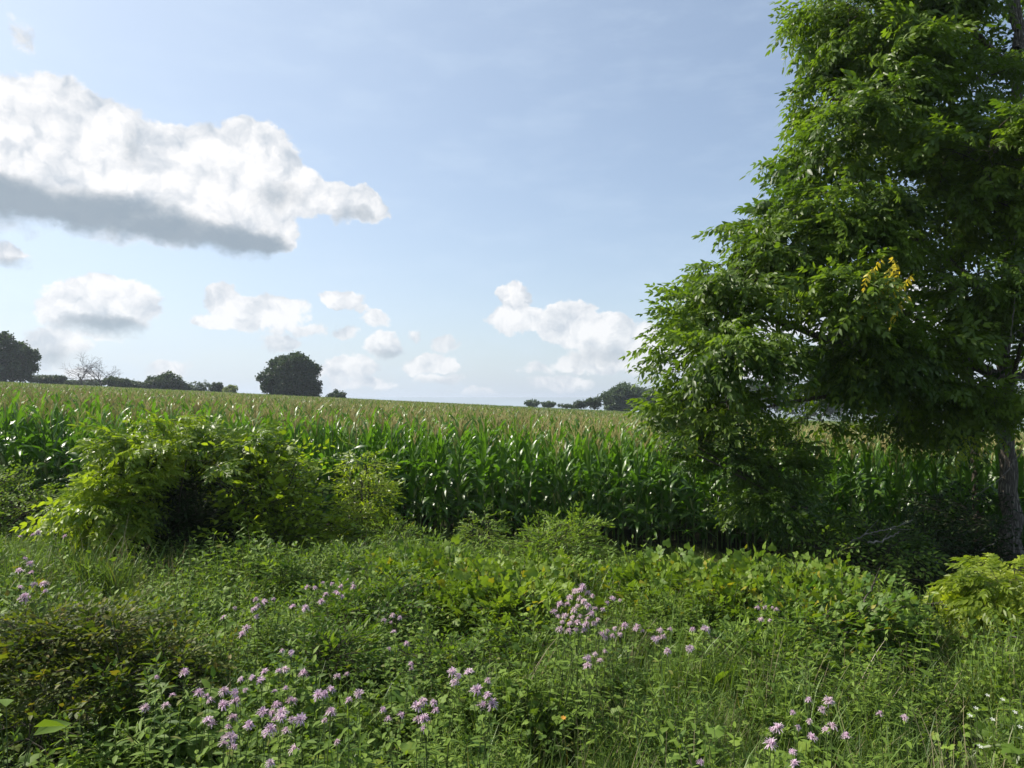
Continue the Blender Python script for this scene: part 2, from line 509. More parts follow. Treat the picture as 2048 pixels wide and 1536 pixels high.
# ------------------------------------------------------------------ instanced stuff (uncountable growth)
def scatter(name, pts, rots, scl, srcs, label=None, idx=None):
    """ONE object that repeats little tufts over the ground"""
    n = len(pts)
    me = bpy.data.meshes.new(name)
    me.vertices.add(n)
    me.vertices.foreach_set('co', np.asarray(pts, np.float32).ravel())
    a = me.attributes.new('rot', 'FLOAT_VECTOR', 'POINT'); a.data.foreach_set('vector', np.asarray(rots, np.float32).ravel())
    a = me.attributes.new('scl', 'FLOAT', 'POINT'); a.data.foreach_set('value', np.asarray(scl, np.float32))
    a = me.attributes.new('idx', 'INT', 'POINT')
    if idx is None: idx = rng.integers(0, len(srcs), n)
    a.data.foreach_set('value', np.asarray(idx, np.int32))
    ng = bpy.data.node_groups.new(name + '_nodes', 'GeometryNodeTree')
    ng.interface.new_socket('Geometry', in_out='INPUT', socket_type='NodeSocketGeometry')
    ng.interface.new_socket('Geometry', in_out='OUTPUT', socket_type='NodeSocketGeometry')
    gi = ng.nodes.new('NodeGroupInput'); go = ng.nodes.new('NodeGroupOutput')
    iop = ng.nodes.new('GeometryNodeInstanceOnPoints')
    jn = ng.nodes.new('GeometryNodeJoinGeometry')
    for me_src in srcs:
        ob = bpy.data.objects.new(me_src.name, me_src)
        oi = ng.nodes.new('GeometryNodeObjectInfo'); oi.inputs['Object'].default_value = ob
        oi.inputs['As Instance'].default_value = True
        ng.links.new(oi.outputs['Geometry'], jn.inputs[0])
    def attr(nm, typ):
        nd = ng.nodes.new('GeometryNodeInputNamedAttribute'); nd.data_type = typ
        nd.inputs['Name'].default_value = nm
        return nd.outputs['Attribute']
    ng.links.new(gi.outputs[0], iop.inputs['Points'])
    ng.links.new(jn.outputs[0], iop.inputs['Instance'])
    iop.inputs['Pick Instance'].default_value = True
    ng.links.new(attr('idx', 'INT'), iop.inputs['Instance Index'])
    e2r = ng.nodes.new('FunctionNodeEulerToRotation')
    ng.links.new(attr('rot', 'FLOAT_VECTOR'), e2r.inputs[0])
    ng.links.new(e2r.outputs[0], iop.inputs['Rotation'])
    ng.links.new(attr('scl', 'FLOAT'), iop.inputs['Scale'])
    ng.links.new(iop.outputs[0], go.inputs[0])
    o = bpy.data.objects.new(name, me)
    md = o.modifiers.new('scatter', 'NODES'); md.node_group = ng
    link(o, None, label, None, None, 'stuff')
    return o


# ------------------------------------------------------------------ leaf templates (along +X, top +Z)
def T_leaflet(L=1.0, Wd=.3, fold=.12, droop=.15, rnd=.5, mat=0, wide=.35):
    g = Geo()
    x1, x2 = wide, .72
    def z(t): return -droop * t * t * L
    w1, w2 = Wd * L / 2, Wd * L * .36
    V = [(0, 0, 0), (x1 * L, w1, z(x1) + fold * w1 * 2), (x2 * L, w2, z(x2) + fold * w2 * 2), (L, 0, z(1)), (x2 * L, -w2, z(x2) + fold * w2 * 2),
         (x1 * L, -w1, z(x1) + fold * w1 * 2), (x1 * L, 0, z(x1)), (x2 * L, 0, z(x2))]
    g.add(V, [(0, 6, 7, 3)[:4]], rnd, mat) if False else None
    g.add(V, [(0, 6, 2, 1), (6, 7, 3, 2), (0, 5, 4, 6), (6, 4, 3, 7)], rnd, mat)
    return g


def T_simple(L=1.0, Wd=.3, droop=.12, rnd=.5, mat=0):
    """cheap leaf: two quads folded on the midrib"""
    g = Geo(); w = Wd * L / 2
    V = [(0, 0, 0), (.35 * L, w, .1 * w), (.75 * L, w * .62, -droop * .5 * L), (L, 0, -droop * L), (.75 * L, -w * .62, -droop * .5 * L), (.35 * L, -w, .1 * w)]
    g.add(V, [(0, 3, 2, 1), (0, 5, 4, 3)], rnd, mat)
    return g


def T_heart(L=1.0, rnd=.5):
    g = Geo()
    V = [(0, 0, 0), (-.16, .26, .02), (.08, .50, .0), (.42, .46, -.03), (.60, .22, -.05), (1, 0, -.16), (.60, -.22, -.05), (.42, -.46, -.03), (.08, -.50, 0), (-.16, -.26, .02), (.4, 0, .06)]
    V = np.array(V) * L
    g.add(V, [(0, 10, 2, 1), (10, 4, 3, 2), (10, 5, 4, 4)[:3] + (4,) if False else (10, 5, 4, 3), (0, 9, 8, 10), (10, 8, 7, 6), (10, 7, 6, 5)], rnd)
    return g


def rand_frames(dirs, r, rolls=.3):
    return frames(dirs, roll=r.normal(0, rolls, len(dirs)))


def T_pinnate(r, L=.45, pairs=8, leaflet_L=.10, wd=.30, arch=.55, dr=.35):
    """compound leaf: leaflets both sides of an arching rachis"""
    g = Geo()
    t = np.linspace(0, 1, 8)
    cx = t * L * (1 - .12 * t); cz = -arch * L * t ** 2 * .55 + .06 * L * np.sin(t * pi)
    pts = np.stack([cx, 0 * cx, cz], -1)
    w = .0022
    Vr = np.concatenate([pts + [0, w, 0], pts - [0, w, 0]])
    k = np.arange(7)
    g.add(Vr, np.stack([k, k + 1, k + 9, k + 8], -1), .6)
    lt = T_leaflet(1, wd, .10, .22)
    O, D = [], []
    Sz = []
    tt = np.linspace(.16, .97, pairs)
    for q in tt:
        p = np.array([np.interp(q, t, cx), 0, np.interp(q, t, cz)])
        for s in (-1, 1):
            a = radians(68 - 26 * q + r.normal(0, 6))
            D.append((cos(a), s * sin(a), -.22 - dr * r.random()))
            O.append(p); Sz.append(leaflet_L * (.62 + .38 * sin(pi * min(1, q * .85 + .12))) * r.uniform(.85, 1.1))
    D.append((1, r.normal(0, .1), -.6)); O.append(pts[-1]); Sz.append(leaflet_L * .8)
    stamp(g, lt, rand_frames(np.array(D), r, .25 + .4 * dr), np.array(O), Sz, r.uniform(-.18, .18, len(O)))
    return g


def T_walnut_spray(r, n=7, leaf=None, tw=.5, spread=1.0):
    """a shoot end with alternately set compound leaves that arch over"""
    g = Geo()
    pts = bez((0, 0, 0), (tw * .5, 0, .03), (tw, r.normal(0, .04), -.05), 5)
    tube(g, pts, np.linspace(.006, .0025, 5), 3, .3, 1)
    O, D = [], []
    for k in range(n):
        q = .25 + .75 * k / (n - 1)
        p = np.array([np.interp(q, np.linspace(0, 1, 5), pts[:, c]) for c in range(3)])
        a = k * 2.4 + r.normal(0, .3)
        el_ = .25 + .45 * sin(a)
        ah = 1.15 * cos(a) * (1.25 - .6 * q)
        D.append((cos(ah) + .1, sin(ah) * spread, el_ * .8))
        O.append(p)
    R = rand_frames(np.array(D), r, .35)
    for k in range(n):
        stamp(g, leaf[r.integers(len(leaf))], R[k:k + 1], np.array(O[k:k + 1]), [r.uniform(.75, 1.1)], [r.uniform(-.15, .15)])
    return g


def T_alt_spray(r, n=9, L=.09, wd=.5, tw=.5, heart=False, up=.1, mat_stem=1, lanceolate=False, pet=.03):
    """shoot with simple leaves"""
    g = Geo()
    pts = bez((0, 0, 0), (tw * .5, 0, .04), (tw, r.normal(0, .05), -.06), 5)
    tube(g, pts, np.linspace(.0045, .0018, 5), 3, .3, mat_stem)
    lf = T_heart(1) if heart else (T_leaflet(1, wd, .1, .2))
    O, D, S = [], [], []
    for k in range(n):
        q = .08 + .92 * k / (n - 1)
        p = np.array([np.interp(q, np.linspace(0, 1, 5), pts[:, c]) for c in range(3)])
        s = 1 if k % 2 else -1
        a = s * radians(r.uniform(35, 80)) * (1.1 - .6 * q)
        d = np.array((cos(a), sin(a), r.normal(up, .25)))
        O.append(p + d * pet); D.append(d); S.append(L * r.uniform(.7, 1.2))
    stamp(g, lf, rand_frames(np.array(D), r, .45), np.array(O), S, r.uniform(-.3, .3, n))
    return g


def blob_points(r, blobs, n, shell=.35):
    """points through ellipsoids (cx,cy,cz,rx,ry,rz,weight)"""
    Bl = np.array(blobs)
    wts = Bl[:, 6] * (Bl[:, 3] * Bl[:, 4] * Bl[:, 5]) ** (2 / 3.)
    k = r.choice(len(Bl), n, p=wts / wts.sum())
    d = r.normal(0, 1, (n, 3)); d /= np.linalg.norm(d, axis=1, keepdims=True)
    u = r.random(n) ** shell
    # lumpy surface
    lump = 1 + .16 * np.sin(d[:, 0] * 7 + k) * np.cos(d[:, 2] * 6 + k * 1.7) + .10 * np.sin(d[:, 1] * 13 + k)
    P = Bl[k, :3] + d * Bl[k, 3:6] * (u * lump)[:, None]
    return P, d, Bl[k, :3]


def grow(r, limbs, P, wood, rad0=.012, mat=0, sag=.06, sides=4, stop=None):
    """join every point to the nearest wood already there"""
    nodes = [q for L_ in limbs for q in L_]
    nodes = np.array(nodes)
    d0 = np.min(np.linalg.norm(P[:, None] - nodes[None], axis=2), axis=1)
    order = np.argsort(d0)
    cap = np.zeros((len(nodes) + len(P) * 3, 3)); cap[:len(nodes)] = nodes; m = len(nodes)
    starts = np.zeros_like(P)
    for i_ in order:
        p = P[i_]
        dd = np.linalg.norm(cap[:m] - p, axis=1)
        dd = dd + .35 * np.maximum(cap[:m, 2] - p[2], 0)
        a = cap[np.argmin(dd)]
        L = np.linalg.norm(p - a)
        starts[i_] = a
        if L > .02:
            mid = (a + p) / 2 + r.normal(0, .09, 3) * L + [0, 0, sag * L]
            c = bez(a, mid, p, 5)
            w = rad0 * min(1.6, .35 + L * .7)
            tube(wood, c, np.linspace(w, w * .3, 5), sides, .5, mat)
            cap[m:m + 3] = c[2:5]; m += 3
    return starts


def blobs_px(lst):
    """(px, py, dist, rx px, rz px, ry m, weight) -> world ellipsoids"""
    out = []
    for (px, py, d, rx, rz, ry, w) in lst:
        c = at(px, py, d)
        out.append((c[0], c[1], c[2], rx / F * d, ry, rz / F * d, w))
    return out


def spray_dirs(r, P, C, starts, out=.7, droop=.1, rand=.35):
    D = (P - C); D /= np.maximum(np.linalg.norm(D, axis=1, keepdims=True), 1e-6)
    E = P - starts; E /= np.maximum(np.linalg.norm(E, axis=1, keepdims=True), 1e-6)
    X = out * D + .5 * E + r.normal(0, rand, P.shape)
    X[:, 2] = X[:, 2] * .55 - droop
    return X


def woody(name, label, cat, base, limbs_spec, blobs, n, tmpls, mats, r, scale=(.8, 1.2), group=None, wood_mat=None,
          rad0=.012, shell=.35, out=.7, droop=.1, roll=.35, crown_name='crown', trunk_name='trunk', sides=10, extra=None, sag=.06, rndamp=.12, pts_filter=None, bough=0, bsize=.3, bvar=.25):
    """a tree or shrub: wood (trunk, limbs, twigs) and a crown of leafy shoots"""
    root = empty(name, base, label, cat, group)
    b = np.array(base)
    wood = Geo()
    limbs = []
    for (pts, r0, r1) in limbs_spec:
        pts = np.array(pts, float)
        # smooth polyline
        t = np.linspace(0, len(pts) - 1, (len(pts) - 1) * 5 + 1)
        sp = np.stack([np.interp(t, np.arange(len(pts)), pts[:, c]) for c in range(3)], -1)
        for _ in range(3):
            sp[1:-1] = (sp[:-2] + sp[1:-1] * 2 + sp[2:]) / 4
        sp[1:-1] += r.normal(0, r0 * .12, sp[1:-1].shape)
        rr = r0 + (r1 - r0) * np.linspace(0, 1, len(sp)) ** .8
        if pts[0][2] < b[2] + .15 and r0 > .06:
            rr = rr * (1 + .45 * np.exp(-np.linspace(0, 1, len(sp)) * 16))
        tube(wood, sp - b, rr, sides, .5, 0)
        k0 = 0 if r0 < .06 else len(sp) // 4
        limbs.append(sp[k0:])
    P, _, C = blob_points(r, blobs, n, shell)
    brnd = np.zeros(n)
    if bough:
        K = max(3, n // bough)
        w_ = r.integers(0, K, n)
        P = P[:K][w_] + np.clip(r.normal(0, 1, (n, 3)), -1.5, 1.5) * np.array([bsize, bsize, bsize * .42])
        C = C[:K][w_]
        brnd = np.clip(r.normal(0, bvar, K), -.45, .5)[w_]
    if pts_filter is not None:
        keep = pts_filter(P); P, C, brnd = P[keep], C[keep], brnd[keep]
    starts = grow(r, limbs, P, twg := Geo(), rad0, 0, sag)
    X = spray_dirs(r, P, C, starts, out, droop)
    Rm = frames(X, roll=r.normal(0, roll, len(P)))
    S = r.uniform(scale[0], scale[1], len(P))
    cr = Geo()
    which = r.integers(0, len(tmpls), len(P))
    for k, t_ in enumerate(tmpls):
        s_ = which == k
        stamp(cr, t_, Rm[s_], P[s_] - b, S[s_], r.uniform(-rndamp, rndamp, s_.sum()) + brnd[s_])
    for f in twg.V: f += -b.astype(np.float32)
    if twg.V:
        off_ = wood.n
        wood.V += twg.V; wood.F += [(f + off_, a, m_) for f, a, m_ in twg.F]; wood.n += twg.n
    mesh_obj(trunk_name, wood.mesh(trunk_name, [wood_mat or M_bark], True), root)
    mesh_obj(crown_name, cr.mesh(crown_name, mats, False), root)
    return root, P, Rm


# ================================================================== corn
def corn_leaf(g, r, z0, azm, L, Wd, el0, el1, twist, rnd, segs=9, wav=.012):
    t = np.linspace(0, 1, segs + 1)
    ang = el0 + (el1 - el0) * t ** 1.3
    ds = L / segs
    x = np.concatenate([[0], np.cumsum(np.cos(ang[:-1]) * ds)])
    z = z0 + np.concatenate([[0], np.cumsum(np.sin(ang[:-1]) * ds)])
    w = Wd / 2 * np.clip(.45 + t * 4, 0, 1) * (1 - t ** 2.2) ** .8 + .001
    nx, nz = -np.sin(ang), np.cos(ang)
    tw = twist * t
    ph = r.uniform(0, 6)
    wave = wav * np.sin(t * 16 + ph)
    def edge(s):
        lat = np.cos(tw) * s * w
        nn = np.sin(tw) * s * w + .28 * w + wave * (1 if s > 0 else -1)
        return np.stack([x + nx * nn, lat, z + nz * nn], -1)
    C_ = np.stack([x, 0 * x, z], -1)
    V = np.stack([edge(1), C_, edge(-1)], 1).reshape(-1, 3)
    ca, sa = cos(azm), sin(azm)
    V = np.stack([V[:, 0] * ca - V[:, 1] * sa, V[:, 0] * sa + V[:, 1] * ca, V[:, 2]], -1)
    k = np.arange(segs)[:, None] * 3
    Fc = np.concatenate([k + [0, 1, 4, 3], k + [1, 2, 5, 4]])
    g.add(V, Fc, rnd)


def corn_leaves(r, H=2.02, segs=9, lo=.30, n=13):
    g = Geo()
    plane = r.uniform(0, 2 * pi)
    for k in range(n):
        q = k / (n - 1)
        z0 = lo + (H - .10 - lo) * q
        a = plane + (pi if k % 2 else 0) + r.normal(0, .35)
        if q > .62:
            el0 = radians(r.uniform(70, 84)); el1 = radians(r.uniform(10, 64)); L = r.uniform(.64, .78) - .50 * (q - .62); Wd = r.uniform(.065, .085)
        elif q > .3:
            el0 = radians(r.uniform(58, 74)); el1 = radians(r.uniform(-75, 10)); L = r.uniform(.75, 1.0); Wd = r.uniform(.09, .125)
        else:
            el0 = radians(r.uniform(40, 60)); el1 = radians(r.uniform(-88, -60)); L = r.uniform(.6, .85); Wd = r.uniform(.08, .105)
        corn_leaf(g, r, z0, a, L, Wd, el0, el1, r.normal(0, .7), np.clip(r.normal(.25 + .45 * q, .16), 0, 1), segs)
    return g


def corn_tassel(r, H=2.02, n=8, fine=True):
    g = Geo()
    top = H + r.uniform(.27, .36)
    def spike(a, b, c, w):
        cpts = bez(a, b, c, 4 if fine else 3)
        tube(g, cpts, np.linspace(w, w * .5, len(cpts)), 3, r.uniform(0, 1), 0)
    spike((0, 0, H - .1), (.0, .0, (H + top) / 2), (r.normal(0, .02), r.normal(0, .02), top), .007)
    for k in range(n):
        a = r.uniform(0, 2 * pi); z = H + .05 + .13 * r.random(); L = r.uniform(.16, .26)
        d = np.array([cos(a), sin(a)]) * L * r.uniform(.25, .6)
        spike((0, 0, z), (d[0] * .5, d[1] * .5, z + L * .7), (d[0], d[1], z + L * r.uniform(.75, 1.0)), .0055)
    return g


def corn_stalk_mesh(r, H=2.02):
    g = Geo()
    zs = np.linspace(-.05, H, 9)
    p = np.stack([r.normal(0, .004, 9), r.normal(0, .004, 9), zs], -1)
    tube(g, p, np.linspace(.015, .005, 9), 6)
    for z in np.linspace(.2, H - .2, 9):
        tube(g, [(0, 0, z - .008), (0, 0, z), (0, 0, z + .008)], [.010, .0175 - z * .004, .010], 6, .8)
    return g


def corn_ear(r):
    """husked ear on the stalk"""
    g = Geo()
    a = r.uniform(0, 2 * pi); z = r.uniform(.85, 1.05)
    d = np.array([cos(a) * .28, sin(a) * .28, 1.0]); d /= np.linalg.norm(d)
    p0 = np.array([cos(a) * .015, sin(a) * .015, z])
    q = np.linspace(0, 1, 7)
    pts = p0 + d * (q[:, None] * .24)
    tube(g, pts, .028 * np.sin(np.clip(q * .88 + .1, 0, 1) * pi) ** .7 + .003, 8, .5, 0)
    for k in range(9):
        dd = d + r.normal(0, .35, 3)
        tube(g, bez(pts[-1], pts[-1] + dd * .03, pts[-1] + dd * .05 + [0, 0, -.04], 3), .0016, 3, .5, 1)
    return g


NV = 7
cornM = []
for k in range(NV):
    r = np.random.default_rng(100 + k)
    H = 1.86 + r.uniform(-.08, .08)
    lv = corn_leaves(r, H); ts = corn_tassel(r, H, 6); sk = corn_stalk_mesh(r, H); er = corn_ear(r)
    cornM.append((sk.mesh('stalk', [M_stalk]), lv.mesh('leaves', [M_corn], True), ts.mesh('tassel', [M_tassel]), er.mesh('ear', [M_husk, M_silk], True)))
cornW = []      # whole plants for the body of the field
for k in range(6):
    r = np.random.default_rng(200 + k)
    H = 1.86 + r.uniform(-.08, .08)
    g = Geo()
    for part, mt in ((corn_leaves(r, H, 6), 0), (corn_tassel(r, H, 10, False), 1), (corn_stalk_mesh(r, H), 2)):
        stamp(g, part, np.eye(3)[None], np.zeros((1, 3)), None, None, mt)
    cornW.append(g.mesh('corn', [M_corn, M_tassel, M_stalk], True))

EDGE = 13.4
ROW, STEP = .76, .175
corn_label = 'tall green corn plant with tan tassel, front rows of the field'
things, stuffP = [], []
nrow = 0
y = EDGE
while y < 40:
    half = .80 * y + 1.5
    xs = np.arange(-half, half, STEP)
    xs = xs + rng.normal(0, .03, len(xs)); yy = y + rng.normal(0, .035, len(xs))
    yy = yy + .25 * np.sin(xs * .35) * (nrow < 4) * .5
    keep = rng.random(len(xs)) > .03
    for x_, y_ in zip(xs[keep], yy[keep]):
        px, _ = pix_of((x_, y_, 1.0))
        if nrow < 3 and -25 < px < 1950 and len(things) < 300 and not (nrow == 2 and px > 1400):
            things.append((x_, y_, nrow, px))
        else:
            stuffP.append((x_, y_))
    nrow += 1
    y += ROW
PLACE = [(90, 'at the left edge of the picture'), (640, 'behind the dark thicket'), (790, 'behind the tall ragweed'), (930, 'between the ragweed and the narrow weed clump'),
         (1040, 'behind the narrow weed clump'), (1190, 'behind the wide toothed weed clump'), (1400, 'in the open stretch right of the weed clumps'), (1620, 'behind the scrub tree'), (1800, 'seen through the scrub by the walnut'), (9999, 'near the walnut trunk')]
for k, (x_, y_, row_, px_) in enumerate(things):
    corn_label = 'tasselled corn plant, %s, %s' % (('front row', 'second row', 'third row')[row_], [w_ for lim, w_ in PLACE if px_ < lim][0])
    v = rng.integers(NV)
    z_ = float(ground(x_, y_))
    root = empty('corn_plant', (x_, y_, z_), corn_label, 'corn', 'corn plants in the front rows of the field')
    s_ = rng.uniform(.90, 1.06)
    root.scale = (s_, s_, s_)
    root.rotation_euler = (rng.normal(0, .045), rng.normal(0, .045), rng.uniform(0, 2 * pi))
    for nm, me in zip(('stalk', 'leaves', 'tassel', 'ear'), cornM[v]):
        mesh_obj(nm, me, root)
sp = np.array(stuffP)
pts = np.column_stack([sp, ground(sp[:, 0], sp[:, 1])])
n = len(pts)
rot = np.column_stack([rng.normal(0, .03, n), rng.normal(0, .03, n), rng.uniform(0, 2 * pi, n)])
scatter('corn_field', pts, rot, rng.uniform(.88, 1.08, n), cornW)

# far part of the field: blocks of plant tops
def far_patch(r, tass=1.0):
    g = Geo()
    for row in range(4):
        for c in range(15):
            x0 = -1.5 + (c + r.uniform(.2, .8)) * .2; y0 = -1.52 + row * .76 + .38 + r.normal(0, .05)
            H = 1.90 + r.normal(0, .06)
            O = np.array([x0, y0, 0])
            gg = Geo()
            for q in range(6):
                corn_leaf(gg, r, H - .75 + .12 * q, r.uniform(0, 2 * pi), r.uniform(.5, .75), .09, radians(r.uniform(68, 84)), radians(r.uniform(0, 60)), r.normal(0, .6), r.uniform(.2, 1), 3, .0)
            stamp(g, gg, np.eye(3)[None], O[None], None, None, 0)
            if r.random() < tass:
                stamp(g, corn_tassel(r, H, 4, False), np.eye(3)[None] * np.array([1.9, 1.9, 1.0]), O[None], None, None, 1)
    return g.mesh('corn_block', [M_cornfar, M_tassel], True)


farM = [far_patch(np.random.default_rng(300 + k), .75) for k in range(4)] + [far_patch(np.random.default_rng(310 + k), .3) for k in range(3)]
fp = []
y = 40 + 1.5
while y < 174:
    half = .78 * y + 4
    for x_ in np.arange(-half, half, 3.0):
        fp.append((x_ + rng.normal(0, .1), y))
    y += 3.04
fp = np.array(fp)
green = (fp[:, 0] > -6) & (fp[:, 1] > 78)
idx = np.where(green, rng.integers(0, 3, len(fp)), rng.integers(3, 7, len(fp)))   # joined in reverse order
pts = np.column_stack([fp, ground(fp[:, 0], fp[:, 1])])
n = len(pts)
rot = np.column_stack([np.zeros(n), np.full(n, .048), rng.integers(0, 2, n) * pi])
scatter('corn_field', pts, rot, rng.uniform(.97, 1.05, n), farM, idx=idx)


# ================================================================== far trees on the crest
def T_clump(r, n=12, R=.55, L=.42):
    g = Geo()
    lf = T_simple(1, .75, .1)
    d = r.normal(0, 1, (n, 3)); d /= np.linalg.norm(d, axis=1, keepdims=True)
    O = d * R * r.random((n, 1)) ** .5
    X = r.normal(0, 1, (n, 3)); X[:, 2] *= .5
    stamp(g, lf, rand_frames(X, r, 1.0), O, L * r.uniform(.6, 1.2, n), r.uniform(-.35, .35, n))
    return g


rT = np.random.default_rng(7)
clumps = [T_clump(rT) for _ in range(5)]
smallclumps = [T_clump(rT, 10, .3, .26) for _ in range(4)]
FT = [
    # label, dist, base px, blobs (px,py,rx,ry), number of clumps, material, trunk radius
    ('broad dark green tree at the far left end of the field crest', 150, 25, [(5, 700, 32, 28), (42, 712, 26, 30), (60, 722, 14, 18), (15, 738, 45, 20), (-50, 710, 50, 36)], 1500, 0, .35),
    ('large round dark tree standing alone on the crest of the corn field', 160, 588, [(590, 742, 40, 32), (603, 762, 36, 28), (545, 757, 25, 22), (575, 778, 32, 18), (628, 778, 14, 16), (570, 735, 25, 18), (598, 724, 24, 16)], 2300, 0, .45),
    ('low dark dome shaped tree between the bare trees and the round tree', 175, 333, [(333, 766, 34, 16), (310, 770, 18, 12), (352, 770, 18, 11)], 700, 0, .25),
    ('small dark bush alone just past the large round tree', 165, 673, [(674, 791, 14, 9), (668, 795, 14, 6)], 240, 0, .1),
    ('thin pale tree beside the low dome shaped tree', 180, 397, [(388, 775, 16, 9), (408, 774, 11, 10)], 160, 1, .12),
    ('small dark green tree left of the yellowish bush', 175, 432, [(433, 776, 13, 10)], 200, 0, .1),
    ('small yellowish green bush on the crest', 170, 460, [(460, 780, 13, 9)], 150, 2, .06),
    ('low green bush beside the bare trees', 165, 238, [(228, 762, 16, 9), (245, 766, 18, 8)], 350, 0, .1),
    ('low dark thicket right of the broad tree at the far left', 170, 80, [(80, 757, 22, 7), (108, 759, 22, 7)], 420, 0, .1),
    ('low hedge like bush just right of the flat one', 172, 262, [(262, 768, 26, 6), (285, 772, 16, 5)], 300, 0, .1),
    ('low pale hedge bush between the thin pale tree and the dark dome', 176, 372, [(372, 776, 16, 6)], 160, 1, .1),
    ('flat dark bush between the bare trees', 178, 180, [(165, 765, 50, 5)], 300, 0, .1),
    ('tiny round tree at the left of the right hand pair', 190, 1064, [(1064, 806, 13, 6)], 160, 1, .1),
    ('tiny flat tree at the right of the right hand pair', 190, 1097, [(1097, 808, 12, 5)], 140, 1, .1),
    ('spiky small tree just left of the dark rounded bush', 180, 1162, [(1162, 808, 14, 7), (1140, 812, 20, 3)], 260, 0, .1),
    ('dark rounded bush at the foot of the big pale green grove', 180, 1188, [(1188, 804, 14, 9)], 240, 0, .1),
    ('big pale green tree with domed crown on the horizon, nearest the walnut', 185, 1245, [(1232, 796, 26, 20), (1258, 788, 28, 20), (1283, 792, 24, 18), (1300, 802, 16, 14)], 1500, 1, .3),
    ('dark tree half hidden behind the walnut leaves on the horizon', 185, 1325, [(1318, 800, 22, 18), (1352, 806, 28, 16)], 900, 0, .3),
    ('dark far tree seen through the gap in the walnut branches', 180, 1450, [(1420, 796, 50, 24), (1500, 790, 45, 30)], 900, 0, .3),
    ('far tree seen low between the hanging walnut boughs', 180, 1640, [(1600, 795, 60, 26), (1680, 792, 50, 32)], 900, 1, .3),
    ('far tree glimpsed beside the walnut trunk', 180, 1850, [(1780, 800, 70, 28), (1880, 795, 60, 34), (1980, 800, 60, 30)], 1200, 0, .3),
]
M_farbush = leaf_mat('far_bush_leaf', (.09, .13, .03), (.19, .23, .06), tfac=.3)
for (lab, d, bpx, bl, n, mi, tr) in FT:
    gx = at(bpx, 800, d)[0]
    base = (gx, d, float(ground(gx, d)))
    bls = [(px, py, d + 0.0, rx, ry, rx / F * d * .9, 1) for px, py, rx, ry in bl + [(q_[0], q_[1] + q_[3] * .75, q_[2] * .8, q_[3] * .8) for q_ in bl]]
    bw = blobs_px(bls)
    rb_ = np.random.default_rng(int(gx * 7) % 9999 + 3)
    for b_ in list(bw):
        for _ in range(9):
            dv = rb_.normal(0, 1, 3); dv[2] = abs(dv[2]) * .8 - .25; dv /= np.linalg.norm(dv)
            f_ = rb_.uniform(.22, .42)
            bw.append((b_[0] + dv[0] * b_[3] * .98, b_[1] + dv[1] * b_[4] * .7, b_[2] + dv[2] * b_[5] * .95, b_[3] * f_, b_[4] * f_, b_[5] * f_ * 1.1, 1.3))
    cz = max(b_[2] for b_ in bw)
    nb_ = len(bls)
    limbs = [([base, (gx + .2, d, (base[2] + cz) / 2), (gx, d, cz)], tr, tr * .4)]
    for b_ in bw[:nb_]:
        limbs.append(([(gx, d, base[2] + (cz - base[2]) * .35), ((gx + b_[0]) / 2, b_[1], (base[2] + b_[2]) / 2 + 1), (b_[0], b_[1], b_[2] + b_[5] * .4)], tr * .6, tr * .2))
    small = tr <= .12
    woody('far_tree' if 'tree' in lab or 'thicket' in lab else 'far_bush', lab, 'bush' if 'bush' in lab else ('thicket' if 'thicket' in lab else 'tree'), base, limbs, bw, n * 2 if not small else n * 2,
          smallclumps if small else clumps, [[M_far, M_farblue, M_farbush][mi]], np.random.default_rng(int(abs(gx) * 10)), (.8, 1.3),
          'trees and bushes along the field crest', M_twig, .05, .30, .6, 0, 1.5, 'crown', 'trunk', 7)


def bare_tree(name, label, base, h, r, group=None, cat='tree', spread=.5, mat=None, r0=.12, depth=5, seg=3):
    g = Geo(); b = np.array(base)
    def br(p, d, L, w, lev):
        q = p + d * L
        m_ = (p + q) / 2 + r.normal(0, .08, 3) * L
        tube(g, bez(p, m_, q, 4) - b, np.linspace(w, w * .65, 4), 5 if lev < 2 else 3)
        if lev >= depth: return
        for k in range(seg if lev else seg + 2):
            nd = d + r.normal(0, spread, 3); nd[2] = nd[2] * .7 + .15
            nd /= np.linalg.norm(nd)
            br(q if k else m_ * .4 + q * .6, nd, L * r.uniform(.6, .85), w * .6, lev + 1)
    br(b - [0, 0, .1], np.array([0, 0, 1.0]), h * .28, r0, 0)
    o = mesh_obj(name, g.mesh(name, [mat or M_dead], True), label=label, cat=cat, group=group)
    o.location = base
    return o


for (px, d, h, sd, lab) in ((162, 168, 13.0, 1, 'wide bare grey dead tree on the crest, left of the other bare one'), (203, 170, 12.0, 2, 'narrower bare grey dead tree on the crest, right of the wide one')):
    gx = at(px, 800, d)[0]
    bare_tree('bare_tree', lab, (gx, d, float(ground(gx, d))), h, np.random.default_rng(sd), 'bare trees on the crest', spread=.62, r0=.20, mat=M_bare)

# ================================================================== leafy shoots
r = np.random.default_rng(21)
pin = [T_pinnate(np.random.default_rng(40 + k), r.uniform(.34, .46), 6, .118, .40, r.uniform(.5, 1.1), 1.0) for k in range(5)]
walnut_sprays = [T_walnut_spray(np.random.default_rng(60 + k), 7, pin, .32) for k in range(6)]
pinB = [T_pinnate(np.random.default_rng(50 + k), .42, 7, .135, .34, .5) for k in range(4)]
sumac_sprays = [T_walnut_spray(np.random.default_rng(70 + k), 7, pinB, .25) for k in range(4)]
simple_sprays = [T_alt_spray(np.random.default_rng(80 + k), 11, .085, .50, .45) for k in range(5)]
vine_sprays = [T_alt_spray(np.random.default_rng(90 + k), 7, .105, .5, .40, heart=True, up=.25, pet=.05) for k in range(5)]
lance_sprays = [T_alt_spray(np.random.default_rng(95 + k), 12, .12, .30, .42, up=.1) for k in range(4)]


